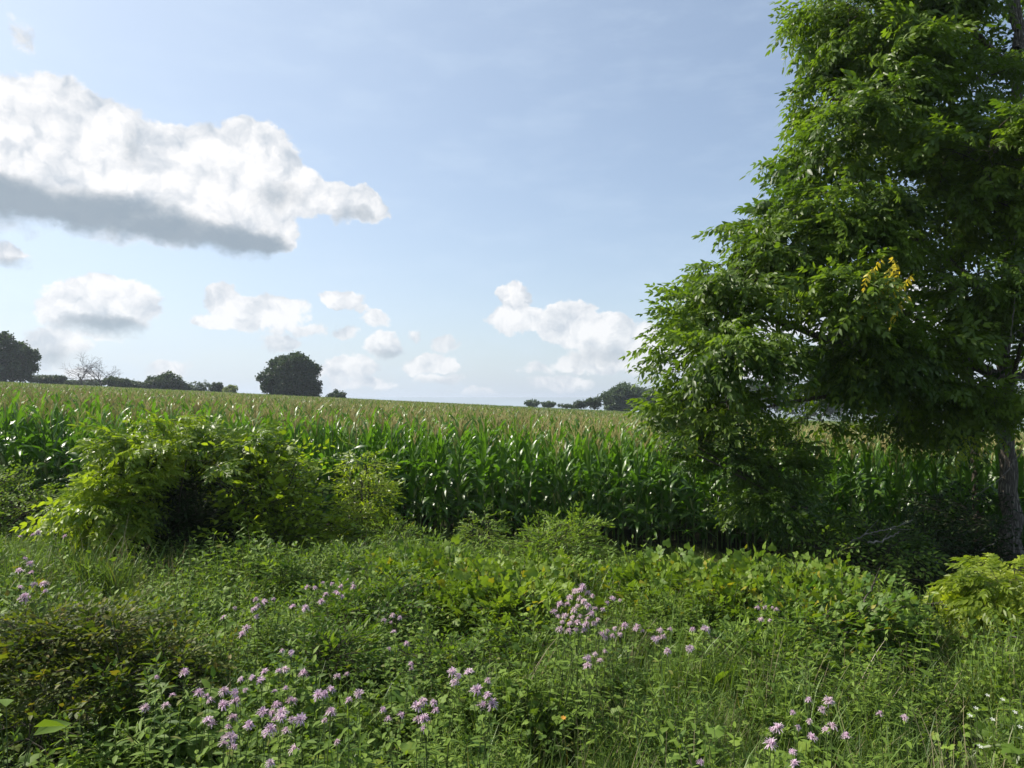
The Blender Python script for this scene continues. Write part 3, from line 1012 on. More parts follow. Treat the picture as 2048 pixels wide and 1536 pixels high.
def G(px, py, h=0):
    x_, y_ = on_ground(px, py, h)
    return np.array([x_, y_, float(ground(x_, y_))])


def gat(px, d):
    gx = at(px, 800, d)[0]
    return np.array([gx, d, float(ground(gx, d))])


def outside(*ell):
    """keeps points out of hollow places: (px, py, dist, rx m, ry m, rz m)"""
    E = [(at(a, b, c), np.array([d, e, f])) for a, b, c, d, e, f in ell]
    def f(P):
        k = np.ones(len(P), bool)
        for c, q in E: k &= np.sum(((P - c) / q) ** 2, axis=1) > 1
        return k
    return f


GAPS = outside((1540, 690, 12.2, .62, 3, .62), (1735, 330, 12.5, .45, 3, .45), (1605, 812, 12.0, .4, 3, .3), (1680, 930, 12.2, .75, 3, .6), (1905, 950, 12.2, .6, 3, .8), (1925, 90, 13, .4, 3, .4))
HOLLOW = outside((372, 1025, 9.9, .62, 1.0, .85), (440, 1120, 9.9, .5, .9, .3))
# ---------------------------------------------- the walnut at the right
D0 = 12.6
base = gat(2022, D0)
tr = [base - [0, 0, .1], at(2018, 1000, D0), at(2012, 880, D0), at(2014, 600, D0 + .1), at(2030, 300, D0 + .1), at(2034, 60, D0 + .15), at(2040, -200, D0 + .2), at(2010, -520, D0)]
def limb(*p): return [at(*q) for q in p]
wl = [(tr, .175, .05),
      (limb((2014, 760, 12.6), (1880, 700, 12.4), (1700, 700, 12.0), (1560, 640, 11.6), (1420, 620, 11.3)), .11, .02),
      (limb((1880, 700, 12.4), (1760, 780, 12.0), (1600, 800, 11.6), (1450, 830, 11.2)), .07, .015),
      (limb((2016, 640, 12.6), (1900, 520, 12.3), (1750, 430, 12.0), (1560, 430, 11.8)), .10, .02),
      (limb((2024, 420, 12.7), (1900, 280, 12.6), (1760, 200, 12.4), (1640, 200, 12.3)), .09, .02),
      (limb((2034, 150, 12.7), (1920, 30, 12.6), (1780, -20, 12.6), (1660, 0, 12.4)), .07, .02),
      (limb((2034, 60, 12.7), (1960, -200, 12.6), (1800, -320, 12.6)), .07, .02),
      (limb((2020, 500, 12.6), (2020, 420, 11.4), (1980, 360, 10.6)), .06, .015),
      (limb((2014, 800, 12.6), (2040, 700, 11.6), (2050, 650, 10.4)), .05, .012),
      (limb((2020, 560, 12.6), (2160, 420, 12.8), (2320, 300, 13)), .10, .02),
      (limb((2020, 760, 12.6), (2180, 700, 12.9), (2350, 640, 13)), .08, .02),
      (limb((2034, 100, 12.6), (2180, -60, 12.8), (2300, -200, 13)), .08, .02)]
wb = [(1690, 50, 12.5, 70, 80, 1.2, 1), (1680, 180, 12.5, 75, 70, 1.2, 1), (1660, 290, 12.3, 70, 60, 1.2, 1), (1650, 400, 12, 85, 60, 1.2, 1),
      (1580, 480, 11.8, 95, 45, 1.1, 1.1), (1490, 540, 11.5, 90, 38, 1.0, 1.1), (1415, 610, 11.3, 50, 45, .9, 1.2), (1395, 690, 11.2, 40, 55, .8, 1.2), (1395, 770, 11.2, 55, 45, .8, 1.1),
      (1470, 795, 11.4, 60, 40, .8, .7), (1400, 860, 11.1, 35, 35, .5, .7), (1720, 460, 11.5, 85, 70, 1.1, 1), (1660, 590, 11.2, 80, 60, 1.0, 1), (1650, 680, 11, 70, 42, .8, 1.1),
      (1770, 700, 11.4, 100, 60, 1.1, 1), (1850, 790, 12, 90, 60, 1.2, 1), (1840, 600, 11.6, 100, 80, 1.2, 1), (1830, 420, 11.8, 110, 90, 1.2, 1), (1830, 220, 12.5, 110, 90, 1.3, .9),
      (1790, 60, 13, 100, 80, 1.3, .8), (1910, 20, 13, 80, 80, 1.3, .6), (1950, 330, 10.9, 70, 110, .7, 1), (1990, 530, 10.6, 60, 80, .6, 1.0), (2040, 670, 10.2, 40, 50, .4, .8), (2010, 250, 11.8, 45, 60, .5, 2.2), (2030, 420, 11.6, 45, 80, .5, 2.2), (2000, 740, 11.7, 50, 60, .5, 2.0), (2020, 580, 11.5, 45, 70, .5, 2.2), (1620, 850, 11.7, 70, 30, .8, .4),
      (1790, 880, 12.2, 60, 45, .7, .7),
      (2200, 300, 12.5, 130, 230, 1.8, .6), (2260, 700, 12.8, 110, 150, 1.6, .5), (1850, -230, 12.8, 220, 150, 2.0, .5), (2150, -300, 12.8, 220, 180, 2.0, .5), (2000, -560, 12.6, 160, 120, 1.6, .4)]
wb = [(q_[0] + (0 if q_[1] > 740 or q_[0] >= 1700 else (30 if q_[1] > 660 else 45)),) + q_[1:] for q_ in wb]
walnut, WP, WR = woody('walnut_tree', 'big walnut tree with feathery leaves and rough brown trunk at the right edge', 'tree', tuple(base), wl, blobs_px(wb), 1950,
                       walnut_sprays, [M_walnut, M_twig], np.random.default_rng(3), (.95, 1.45), None, M_bark, .011, .36, .7, .22, .4, pts_filter=GAPS, bough=13, bsize=.27, bvar=.28)
# the one yellowed shoot in the crown
g = Geo()
ry = np.random.default_rng(8)
yp = np.array([at(1790 + ry.normal(0, 24), 570 + ry.normal(0, 26), 9.9 + ry.normal(0, .12)) for _ in range(13)])
X = np.column_stack([ry.normal(-.4, .5, 13), ry.normal(0, .4, 13), ry.normal(-.7, .2, 13)])
stamp(g, pin[0], frames(X, roll=ry.normal(0, .4, 13)), yp - base, ry.uniform(.7, 1.0, 13), ry.uniform(-.3, .3, 13))
yl = mesh_obj('yellow_leaves', g.mesh('yellow_leaves', [M_yellow, M_twig]), walnut)
yl['label'] = 'yellowed leaves hanging in the walnut crown'
g = Geo()
ry = np.random.default_rng(18)
yp = np.array([at(1925 + ry.normal(0, 26), 890 + ry.normal(0, 18), 10.8 + ry.normal(0, .12)) for _ in range(11)])
X = np.column_stack([ry.normal(.3, .6, 11), ry.normal(0, .4, 11), ry.normal(-.25, .25, 11)])
stamp(g, pin[1], frames(X, roll=ry.normal(0, .4, 11)), yp - base, ry.uniform(.6, .9, 11), ry.uniform(-.3, .3, 11))
tube(g, np.array([at(2014, 850, 12.5), at(1990, 850, 11.6), at(1930, 880, 10.8)]) - base, [.02, .014, .006], 5, .5, 1)
yl = mesh_obj('yellow_leaves', g.mesh('yellow_leaves', [M_sprout, M_twig]), walnut)
yl['label'] = 'yellow green leaves on a low shoot beside the trunk'

# ---------------------------------------------- tree behind it, leaves coloured as dark as a shaded crown interior
b2 = gat(1955, 13.7)
wl = [([b2 - [0, 0, .1], at(1950, 900, 13.7), at(1930, 600, 13.8), at(1900, 300, 13.9), at(1900, 0, 14), at(1890, -200, 14)], .085, .03),
      (limb((1935, 700, 13.8), (1800, 620, 13.6), (1650, 560, 13.4)), .07, .02), (limb((1942, 820, 13.8), (1820, 780, 13.6), (1640, 780, 13.3)), .06, .02),
      (limb((1915, 400, 13.8), (1800, 300, 13.8), (1720, 260, 13.6)), .06, .02)]
wb = [(1880, 120, 14, 140, 130, 1.0, 1), (1800, 330, 14, 120, 120, 1.0, 1), (1920, 420, 14, 120, 120, 1.0, 1), (1760, 560, 13.8, 120, 90, .9, 1.1), (1900, 640, 13.8, 130, 90, .9, 1),
      (1700, 730, 13.4, 120, 55, .8, 1.1), (1860, 800, 13.6, 130, 50, .8, 1.1), (1640, 770, 13.2, 70, 30, .6, .7), (1990, 250, 14, 80, 200, 1, .8), (2150, 500, 14.2, 160, 260, 1.2, .5)]
woody('hackberry_tree', 'dark tree with thin trunk close behind the big walnut', 'tree', tuple(b2), wl, blobs_px(wb), 1700, simple_sprays,
      [M_behind, M_twig], np.random.default_rng(4), (1.1, 1.7), None, M_twig, .012, .45, .5, .05, .6, pts_filter=GAPS, bough=14, bsize=.33, bvar=.2)

# ---------------------------------------------- small scrub trees and shrubs: label, name, cat, base, stems, blobs, n, sprays, leaf material, scale
def shrub(name, label, cat, bpx, bd, blobs, n, tm, mat, scale, seed, stems=6, r0=.02, out=.6, droop=.05, roll=.5, shell=.45, group=None, rad=.006, lift=0, bg_=9):
    rr = np.random.default_rng(seed)
    b = gat(bpx, bd)
    bw = blobs_px(blobs)
    limbs = []
    for k in range(stems):
        q = bw[k % len(bw)]
        tgt = np.array(q[:3]) + rr.normal(0, .35, 3) * np.array(q[3:6])
        s0 = b + np.array([rr.normal(0, .12), rr.normal(0, .10), -.05])
        mid = (s0 + tgt) / 2 + np.array([-(tgt[0] - s0[0]) * .22, 0, .12 * abs(tgt[2] - s0[2])])
        limbs.append((np.array([s0, mid, tgt]), r0, r0 * .35))
    def flt(P):
        if seed in (35, 37): return (P[:, 2] > ground(P[:, 0], P[:, 1]) + .04) & HOLLOW(P)
        return P[:, 2] > ground(P[:, 0], P[:, 1]) + .04
    return woody(name, label, cat, tuple(b), limbs, bw, n, tm, [mat, M_twig], rr, scale, group, M_twig, rad, shell, out, droop, roll, 'foliage', 'stems', 6, pts_filter=flt, bough=bg_, bsize=.15 if bd > 6 else .09, bvar=.22)


M_dark = leaf_mat('shade_dark_leaf', (.012, .028, .008), (.042, .070, .014), tfac=.15, rough=.6, spec=.2)  # shade of the hollow and the tree foot painted into the leaf colour
SH = [
    ('scrub_tree', 'low leafy scrub tree hanging before the corn, left of the walnut', 'small tree', 1690, 10.9,
     [(1400, 900, 10.8, 45, 30, .4, 1), (1470, 940, 10.8, 60, 40, .5, 1), (1530, 1010, 10.6, 60, 35, .4, 1), (1640, 1060, 10.7, 70, 30, .6, .7), (1545, 930, 11, 45, 35, .4, .7), (1720, 1090, 10.9, 70, 25, .6, .6)], 210, walnut_sprays[:3] + simple_sprays[:2], M_walnut, (.55, .95), 31, 7, .035),
    ('thicket_shrub', 'dark shrub in the shade at the foot of the walnut', 'shrub', 1860, 11.2,
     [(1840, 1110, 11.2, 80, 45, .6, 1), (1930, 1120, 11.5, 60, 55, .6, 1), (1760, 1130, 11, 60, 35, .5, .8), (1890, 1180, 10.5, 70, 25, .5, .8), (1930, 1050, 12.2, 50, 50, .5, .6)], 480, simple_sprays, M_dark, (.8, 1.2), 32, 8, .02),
    ('thicket_shrub', 'thin leafy shrub between the scrub tree and the dark shrub', 'shrub', 1720, 10.0,
     [(1690, 1130, 10, 60, 40, .5, 1), (1760, 1090, 10.4, 50, 40, .5, .7)], 170, simple_sprays, M_herb, (.7, 1.1), 33, 6, .015),
    ('sprout_shrub', 'bright yellow green sprout with feathery leaves at the right edge', 'shrub', 2030, 7.0,
     [(2010, 1150, 7, 35, 18, .3, 1), (2050, 1165, 7, 40, 25, .3, 1), (2005, 1200, 6.9, 28, 26, .3, 1), (2045, 1235, 6.9, 35, 22, .3, 1), (2110, 1180, 7.1, 60, 50, .4, .8), (1995, 1235, 6.8, 18, 14, .2, .7)], 120, sumac_sprays, M_sprout, (.45, .75), 34, 8, .012, .6, .55, .5),
    ('sapling', 'tall yellow green sapling with arching feathery leaves, left end of the thicket', 'sapling', 340, 10.6,
     [(310, 885, 10.3, 38, 22, .35, 1.2), (262, 950, 10, 38, 30, .4, 1.1), (205, 1005, 9.8, 30, 20, .3, 1.0), (185, 1055, 9.6, 20, 16, .25, .5), (290, 930, 10.2, 60, 35, .4, .9), (255, 1010, 10.0, 35, 45, .4, .8), (380, 925, 10.0, 50, 20, .3, .8), (400, 905, 10.5, 60, 22, .4, .9), (315, 855, 10.3, 30, 14, .3, 1.2), (480, 885, 10.8, 30, 12, .3, .8), (215, 965, 9.9, 25, 14, .3, .8), (270, 1080, 9.8, 35, 30, .4, .8)], 235, sumac_sprays + walnut_sprays[:2], M_sumac, (.6, 1.05), 35, 12, .022, .7, .1),
    ('thicket_shrub', 'dark rounded shrub in the middle of the thicket left of the corn wall', 'shrub', 400, 10.7,
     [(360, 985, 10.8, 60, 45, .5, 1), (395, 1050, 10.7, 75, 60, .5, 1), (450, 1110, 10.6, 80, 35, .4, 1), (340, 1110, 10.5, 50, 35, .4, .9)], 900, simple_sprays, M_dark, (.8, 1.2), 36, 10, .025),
    ('thicket_shrub', 'sunlit leafy shrub with yellow green top, right part of the thicket', 'shrub', 530, 10.9,
     [(490, 905, 10.7, 50, 16, .4, 1), (430, 940, 10.4, 40, 20, .3, 1), (560, 945, 11, 50, 28, .5, 1), (600, 925, 11, 24, 12, .3, .6), (530, 1000, 10.6, 70, 45, .5, 1), (580, 1030, 10.8, 35, 45, .4, 1), (545, 1090, 10.3, 70, 40, .5, .9)], 560, simple_sprays + vine_sprays[:2], M_sumac, (.8, 1.25), 37, 14, .022),
    ('ragweed', 'tall weed with drooping pointed leaves standing against the corn wall', 'weed', 725, 11.3,
     [(728, 925, 11.3, 16, 28, .2, 1.3), (722, 990, 11.3, 24, 40, .25, 1.2), (728, 1055, 11.3, 24, 32, .25, .8)], 330, lance_sprays, M_sumac, (.5, .85), 38, 7, .014, .6, .18),
    ('leafy_bush', 'dark low bush at the left edge in front of the corn', 'shrub', 20, 11.8,
     [(20, 1000, 11.8, 60, 32, .5, 1), (90, 1020, 11.6, 40, 25, .5, .8), (-60, 990, 12, 60, 50, .5, .8)], 330, simple_sprays, M_herb, (.7, 1.1), 39, 7, .018),
    ('nettle_clump', 'wide clump of toothed light green weeds at the foot of the corn', 'weed', 1110, 10.0,
     [(1110, 1085, 10.1, 55, 28, .5, 1), (1150, 1070, 10.4, 30, 30, .4, .8), (1060, 1100, 10, 40, 22, .4, .9)], 400, lance_sprays, M_herb, (.45, .75), 40, 12, .009, .6, .05),
    ('nettle_clump', 'narrow upright weed clump left of the wide toothed one', 'weed', 962, 11.0,
     [(962, 1065, 11, 16, 24, .3, 1)], 90, lance_sprays, M_herb, (.4, .65), 41, 5, .008, .6, .05),
    ('nettle_clump', 'upright weed clump beside the ragweed, below the corn leaves', 'weed', 800, 10.4,
     [(790, 1085, 10.6, 30, 22, .4, 1), (830, 1110, 10.2, 40, 18, .4, .9), (760, 1060, 10.8, 20, 25, .3, .8)], 280, lance_sprays, M_herb, (.4, .7), 42, 9, .008, .6, .05),
    ('grapevine_mound', 'bright yellow green vine mound right of the flower column', 'vine', 1330, 8.6,
     [(1290, 1178, 8.7, 70, 18, .5, 1), (1375, 1176, 8.5, 75, 22, .5, 1), (1330, 1212, 8.0, 90, 26, .5, 1)], 884, vine_sprays + simple_sprays[:1], M_vine, (.6, .95), 43, 9, .008, .45, -.05, .9),
    ('grapevine_mound', 'wide green vine mound in front of the shaded scrub', 'vine', 1520, 8.0,
     [(1480, 1190, 8.1, 75, 20, .5, 1), (1570, 1202, 7.9, 75, 22, .5, 1), (1450, 1215, 7.6, 70, 28, .5, 1), (1640, 1200, 8.2, 60, 25, .5, .8)], 952, vine_sprays + simple_sprays[:1], M_vine, (.6, .92), 44, 9, .008, .45, -.05, .9),
    ('grapevine_mound', 'small bright yellow green vine mound just left of the flower column', 'vine', 1090, 8.5,
     [(1080, 1160, 8.6, 45, 22, .4, 1), (1040, 1190, 8.0, 50, 20, .4, .9), (1130, 1150, 8.9, 35, 16, .4, .8)], 510, vine_sprays + simple_sprays[:1], M_vine, (.5, .8), 45, 7, .008, .45, -.05, .9),
    ('grapevine_mound', 'vine mound hanging over the dark brush pile hollow', 'vine', 980, 7.2,
     [(960, 1215, 7.3, 80, 22, .4, 1), (1040, 1225, 7.0, 50, 25, .4, .9), (870, 1170, 8.2, 70, 16, .4, .9)], 646, vine_sprays + simple_sprays[:1], M_vine, (.6, .92), 46, 8, .008, .45, -.05, .9),
    ('leafy_bush', 'mid green leafy mound left of the brush pile', 'shrub', 770, 6.9,
     [(740, 1190, 7.4, 70, 25, .4, 1), (800, 1220, 7, 60, 28, .4, 1), (690, 1250, 6.6, 70, 28, .4, 1)], 520, simple_sprays + lance_sprays[:1], M_herb, (.5, .85), 47, 9, .008, .6, -.05),
    ('bramble', 'dark bramble with reddish olive leaves in the bottom left corner', 'bramble', 90, 4.2,
     [(50, 1275, 4.6, 100, 30, .35, 1.2), (180, 1280, 4.6, 90, 30, .35, 1.2), (60, 1370, 4.3, 120, 50, .35, .5), (200, 1370, 4.3, 80, 50, .35, .5), (100, 1470, 3.9, 140, 60, .35, .22)], 760, simple_sprays * 3 + vine_sprays[:1], M_bramble, (.36, .62), 48, 16, .006, .6, -.05),
    ('bramble', 'smaller olive bramble beside the big corner one', 'bramble', 290, 4.7,
     [(290, 1300, 4.8, 60, 30, .35, 1), (320, 1360, 4.5, 40, 40, .3, .7)], 190, simple_sprays, M_bramble, (.36, .6), 49, 8, .005, .6, -.05),
    ('leafy_bush', 'low leafy mound between the wide flower patch and the small knot of flowers', 'shrub', 640, 5.6,
     [(600, 1300, 5.7, 60, 22, .3, 1), (660, 1315, 5.5, 60, 25, .3, 1)], 260, lance_sprays + simple_sprays[:2], M_herb, (.38, .62), 61, 8, .006, .6, -.05),
    ('leafy_bush', 'low leafy mound just right of the brush pile, left of the flower column', 'shrub', 1070, 6.2,
     [(1060, 1285, 6.3, 45, 26, .3, 1), (1020, 1310, 6.0, 45, 20, .3, 1)], 200, lance_sprays + simple_sprays[:2], M_herb, (.4, .65), 62, 8, .006, .6, -.05),
    ('leafy_bush', 'leafy mound in front of the brush pile', 'shrub', 880, 5.6,
     [(860, 1320, 5.6, 70, 20, .3, 1), (920, 1335, 5.4, 50, 20, .3, 1)], 260, simple_sprays, M_herb, (.38, .6), 63, 8, .006, .6, -.05),
    ('leafy_bush', 'low leafy mound under the right end of the green vine mound', 'shrub', 1500, 5.8,
     [(1480, 1310, 5.9, 70, 20, .3, 1), (1550, 1330, 5.7, 60, 20, .3, 1)], 240, lance_sprays + vine_sprays[:1], M_herb, (.38, .6), 64, 8, .006, .6, -.05),
    ('leafy_bush', 'light green leafy mound behind the loose drift of flowers', 'shrub', 610, 8.2,
     [(580, 1160, 8.3, 60, 18, .35, 1), (690, 1140, 8.8, 60, 20, .35, 1)], 240, lance_sprays, M_herb, (.45, .75), 65, 8, .006, .6, -.05),
    ('leafy_bush', 'light green leafy mound beyond the fallen branch', 'shrub', 850, 9.3,
     [(840, 1130, 9.4, 70, 18, .4, 1), (930, 1140, 9.2, 60, 16, .4, 1)], 280, lance_sprays, M_herb, (.45, .75), 66, 8, .006, .6, -.05),
    ('leafy_bush', 'low vine tangle around the dead twigs below the scrub tree', 'shrub', 1640, 6.8,
     [(1620, 1250, 6.9, 70, 22, .35, 1), (1700, 1230, 7.2, 60, 25, .35, .9)], 220, vine_sprays + simple_sprays[:2], M_vine, (.55, .85), 50, 7, .006, .6, -.05),
]
for s_ in SH:
    nm, lab, cat, bpx, bd, bl, n, tm, mt, scl, seed = s_[:11]
    shrub(nm, lab, cat, bpx, bd, bl, n, tm, mt, scl, seed, *s_[11:])


# ================================================================== ground growth (nobody could count it)
def grass_tuft(r, nb=34, H=.55, spread=.12, w=.006, lean=.5, segs=5):
    g = Geo()
    for k in range(nb):
        a = r.uniform(0, 2 * pi); L = H * r.uniform(.55, 1.15)
        p0 = np.array([r.normal(0, spread), r.normal(0, spread), -.03])
        t = np.linspace(0, 1, segs + 1)
        bend = lean * r.uniform(.3, 1.6)
        ang = pi / 2 - bend * t ** 1.3 * 1.5 - r.uniform(0, .25)
        ds = L / segs
        x = np.concatenate([[0], np.cumsum(np.cos(ang[:-1]) * ds)]); z = np.concatenate([[0], np.cumsum(np.sin(ang[:-1]) * ds)])
        ww = w * r.uniform(.6, 1.3) * (1 - t ** 2) ** .7 + .0006
        ca, sa = cos(a), sin(a)
        C_ = np.stack([x * ca, x * sa, z], -1) + p0
        sd = np.array([-sa, ca, 0.0])
        V = np.stack([C_ + sd * ww[:, None], C_ - sd * ww[:, None]], 1).reshape(-1, 3)
        i_ = np.arange(segs)[:, None] * 2
        g.add(V, i_ + [0, 1, 3, 2], np.clip(r.normal(.5, .25), 0, 1))
    return g


def herb(r, stems=3, H=.6, L=.08, wd=.32, step=.055, spread=.09, droop=.2):
    g = Geo()
    lf = T_leaflet(1, wd, .1, droop)
    for s in range(stems):
        p0 = np.array([r.normal(0, spread), r.normal(0, spread), -.03])
        h = H * r.uniform(.7, 1.1)
        tip = p0 + [r.normal(0, .10), r.normal(0, .10), h]
        pts = bez(p0, (p0 + tip) / 2 + r.normal(0, .03, 3), tip, 5)
        tube(g, pts, np.linspace(.0035, .0018, 5), 3, .3, 1)
        n = int(h / step)
        O, D, S = [], [], []
        for k in range(n):
            q = .2 + .8 * k / max(1, n - 1)
            p = np.array([np.interp(q, np.linspace(0, 1, 5), pts[:, c]) for c in range(3)])
            a0 = k * 1.9 + r.normal(0, .3)
            for e in (0, pi):
                a = a0 + e
                D.append((cos(a), sin(a), r.uniform(-.1, .7) + (1.0 if q > .95 else 0))); O.append(p)
                S.append(L * r.uniform(.7, 1.2) * (1.0 - .45 * q ** 3))
        stamp(g, lf, rand_frames(np.array(D), r, .3), np.array(O), S, r.uniform(-.3, .3, len(O)))
    return g


def lowvine(r, n=16, L=.085, R=.18, H=.35):
    g = Geo(); lf = T_heart(1)
    O = np.column_stack([r.normal(0, R, n), r.normal(0, R, n), H * r.uniform(.35, 1.0, n)])
    X = np.column_stack([r.normal(0, 1, n), r.normal(0, 1, n), r.normal(-.1, .35, n)])
    for o_ in O:
        tube(g, bez((o_[0] * .5, o_[1] * .5, -.02), (o_[0] * .7, o_[1] * .7, o_[2] * .7), o_, 4), .0015, 3, .3, 1)
    stamp(g, lf, rand_frames(X, r, .4), O, L * r.uniform(.6, 1.2, n), r.uniform(-.35, .35, n))
    return g


R_ = np.random.default_rng
grassA = [grass_tuft(R_(400 + k), 40, .60, .11, .0040, .66).mesh('grass_tuft', [M_grass]) for k in range(6)]
grassB = [grass_tuft(R_(410 + k), 60, .48, .12, .0026, .40, 4).mesh('fine_grass_tuft', [M_grass]) for k in range(5)]
grassW = [grass_tuft(R_(415 + k), 20, .68, .10, .0060, .80).mesh('broad_grass_tuft', [M_grass]) for k in range(4)]
dry = [grass_tuft(R_(420 + k), 16, .7, .12, .0022, .35).mesh('dry_tuft', [M_deadgrass]) for k in range(3)]
herbs = [herb(R_(430 + k), 4, .62, .085, .40, .05).mesh('herb', [M_herb, M_stem]) for k in range(6)] + [herb(R_(440 + k), 5, .55, .085, .18, .028).mesh('goldenrod', [M_herb, M_stem]) for k in range(4)]
vines = [lowvine(R_(450 + k)).mesh('vine', [M_vine, M_stem]) for k in range(5)]
brams = [lowvine(R_(460 + k), 34, .048, .17, .45).mesh('leafy', [M_herb, M_stem]) for k in range(5)]

NC = 78000
yy = np.sqrt(rng.uniform(2.3 ** 2, 14.6 ** 2, NC)); xx = rng.uniform(-1, 1, NC) * (.80 * yy + 2.6)
gz = ground(xx, yy)
px, py = pix_of(np.column_stack([xx, yy, gz + .45]))


def ga(cx, cy, rx, ry): return np.exp(-((px - cx) / rx) ** 2 - ((py - cy) / ry) ** 2)


lump_ = np.sin(xx * 2.9 + 1.3 * np.sin(yy * 2.2)) * np.sin(yy * 3.4 + 1.1 * np.cos(xx * 2.5)) + .6 * np.sin(xx * 6.3 + yy * 2) * np.cos(yy * 5.7 - xx)
patch = .5 + .5 * np.sin(xx * 2.3 + 1.7 * np.sin(yy * 1.9)) * np.cos(yy * 2.1 + 1.3 * np.sin(xx * 1.4))
incorn = smooth(yy, 13.3, 14.2)
w_grass = .25 + 1.4 * ga(220, 1180, 260, 90) + .5 * ga(560, 1190, 120, 60) + 1.0 * ga(960, 1100, 120, 50) + 1.3 * ga(1600, 1480, 600, 170) + .8 * ga(1850, 1300, 250, 100) + .5 * patch
w_fine = .15 + 1.6 * ga(1100, 1500, 260, 90) + .8 * ga(1450, 1400, 300, 120) + 1.2 * ga(950, 1090, 90, 40) + .3 * (1 - patch)
w_herb = .55 + 1.5 * ga(560, 1350, 330, 180) + 1.3 * ga(820, 1250, 300, 90) + 1.0 * ga(720, 1130, 160, 60) + .6 * (1 - patch) + .5 * ga(1500, 1300, 300, 80)
w_vine = .10 + .25 * smooth(patch, .6, .95) + 1.0 * ga(1350, 1180, 300, 60) + .7 * ga(900, 1180, 200, 50) + .4 * ga(450, 1250, 150, 40) + .3 * ga(1650, 1300, 120, 40)
w_bram = .12 + 1.2 * ga(750, 1300, 250, 120) + .8 * ga(150, 1400, 250, 150) + .5 * ga(1400, 1300, 300, 80) + .3 * patch
def stand(seed, f=1.0):
    q = np.random.default_rng(seed)
    v = 0
    for _ in range(5):
        a, b_, c, ph = q.normal(0, 1.5 * f), q.normal(0, 1.5 * f), q.uniform(.5, 1), q.uniform(0, 6)
        v = v + c * np.sin(a * xx + b_ * yy + ph)
    return .12 + 1.9 * smooth(v, -.1, 1.1)


w_grass = w_grass * (.3 + .7 * stand(1)); w_fine = w_fine * (.3 + .7 * stand(2)); w_herb = w_herb * stand(3, 1.3); w_vine = w_vine * (.4 + .6 * stand(4)); w_bram = w_bram * stand(5, 1.3)
gz_ = np.clip(1.2 * ga(210, 1150, 260, 75) + .9 * ga(560, 1190, 110, 45) + 1.1 * ga(1150, 1510, 330, 75) + .8 * ga(1800, 1380, 330, 130) + .9 * ga(960, 1085, 90, 35), 0, 1)
w_herb = w_herb * (1 - .85 * gz_); w_bram = w_bram * (1 - .8 * gz_)
w_gold = (1 - .8 * gz_) * (.35 + 1.2 * ga(500, 1330, 350, 150) + .8 * ga(1500, 1330, 350, 90) + .6 * ga(1000, 1130, 250, 50)) * stand(6, 1.4)
hollow = np.clip(ga(1420, 1262, 110, 20) * .9 + ga(1600, 1285, 70, 18) * .7 + ga(700, 1225, 60, 16) * .6 + ga(1850, 1190, 110, 55) * 1.1 + ga(110, 1460, 190, 110) * .9 + ga(950, 1262, 120, 32) * 1.5 + ga(740, 1200, 60, 22) * .8 + ga(880, 1195, 50, 18) + ga(1230, 1345, 60, 40) * .4 + ga(450, 1150, 110, 50) * .7, 0, 1)
thin = (1 - .93 * smooth(-lump_, .12, .70)) * (1 - .9 * hollow) * (1 - .88 * incorn)
u = rng.random(NC)


def put(name, w, amount, srcs, smin, smax, tall=None, label=None):
    sel = rng.random(NC) < np.clip(w * amount, 0, 1) * thin
    P = np.column_stack([xx, yy, gz])[sel]; n = len(P)
    s_ = rng.uniform(smin, smax, n)
    if tall is not None: s_ *= tall[sel]
    rot = np.column_stack([rng.normal(0, .20, n), rng.normal(0, .20, n), rng.uniform(0, 2 * pi, n)])
    print(name, n)
    return scatter(name, P, rot, s_, srcs)


shade = 1 - .25 * smooth(-yy, -5.0, -2.5)
lump = np.sin(xx * 2.9 + 1.3 * np.sin(yy * 2.2)) * np.sin(yy * 3.4 + 1.1 * np.cos(xx * 2.5)) + .6 * np.sin(xx * 6.3 + yy * 2) * np.cos(yy * 5.7 - xx)
tall = (.84 + .40 * lump) * (.82 + .2 * smooth(yy, 3, 7))
tall = np.clip(tall, .32, 1.45) * (1 - .68 * smooth(yy, 8.8, 11.6))
put('grass', w_grass, .13, grassA, .65, 1.15, tall)
put('fine_grass', w_fine, .13, grassB, .6, 1.15, tall)
put('broad_grass', .35 * w_grass + .2 * w_herb, .05, grassW, .6, 1.1, tall)
put('dry_grass', .8 + .5 * ga(1400, 1100, 300, 40), .02, dry, .7, 1.1, tall)
put('weeds', w_herb, .16, herbs[:6], .65, 1.2, tall)
put('goldenrod_growth', w_gold, .13, herbs[6:], .65, 1.3, tall)
put('vine_ground_cover', w_vine, .16, vines, .7, 1.3, tall)
put('leafy_undergrowth', w_bram, .19, brams, .7, 1.3, tall)

# ================================================================== wild bergamot
def flower_head(r, R=.028):
    g = Geo()
    tube(g, [(0, 0, -.012), (0, 0, -.004), (0, 0, .006)], [.004, .010, .006], 6, .4, 1)
    n = 74
    for k in range(n):
        a = r.uniform(0, 2 * pi); e = radians(r.uniform(-15, 75)); L = R * r.uniform(.65, 1.15)
        d = np.array([cos(a) * cos(e), sin(a) * cos(e), sin(e)])
        p0 = d * .004; p1 = d * L * .6 + [0, 0, .004]; p2 = d * L + np.array([0, 0, -.35 * L * r.random()])
        s = np.cross(d, [0, 0, 1.0]); s /= max(np.linalg.norm(s), 1e-3)
        w0, w1 = .0009, .0018
        V = [p0 + s * w0, p0 - s * w0, p1 - s * w1, p1 + s * w1, p2 - s * w1 * .8, p2 + s * w1 * .8]
        g.add(V, [(0, 1, 2, 3), (3, 2, 4, 5)], r.uniform(0, 1), 0)
    return g


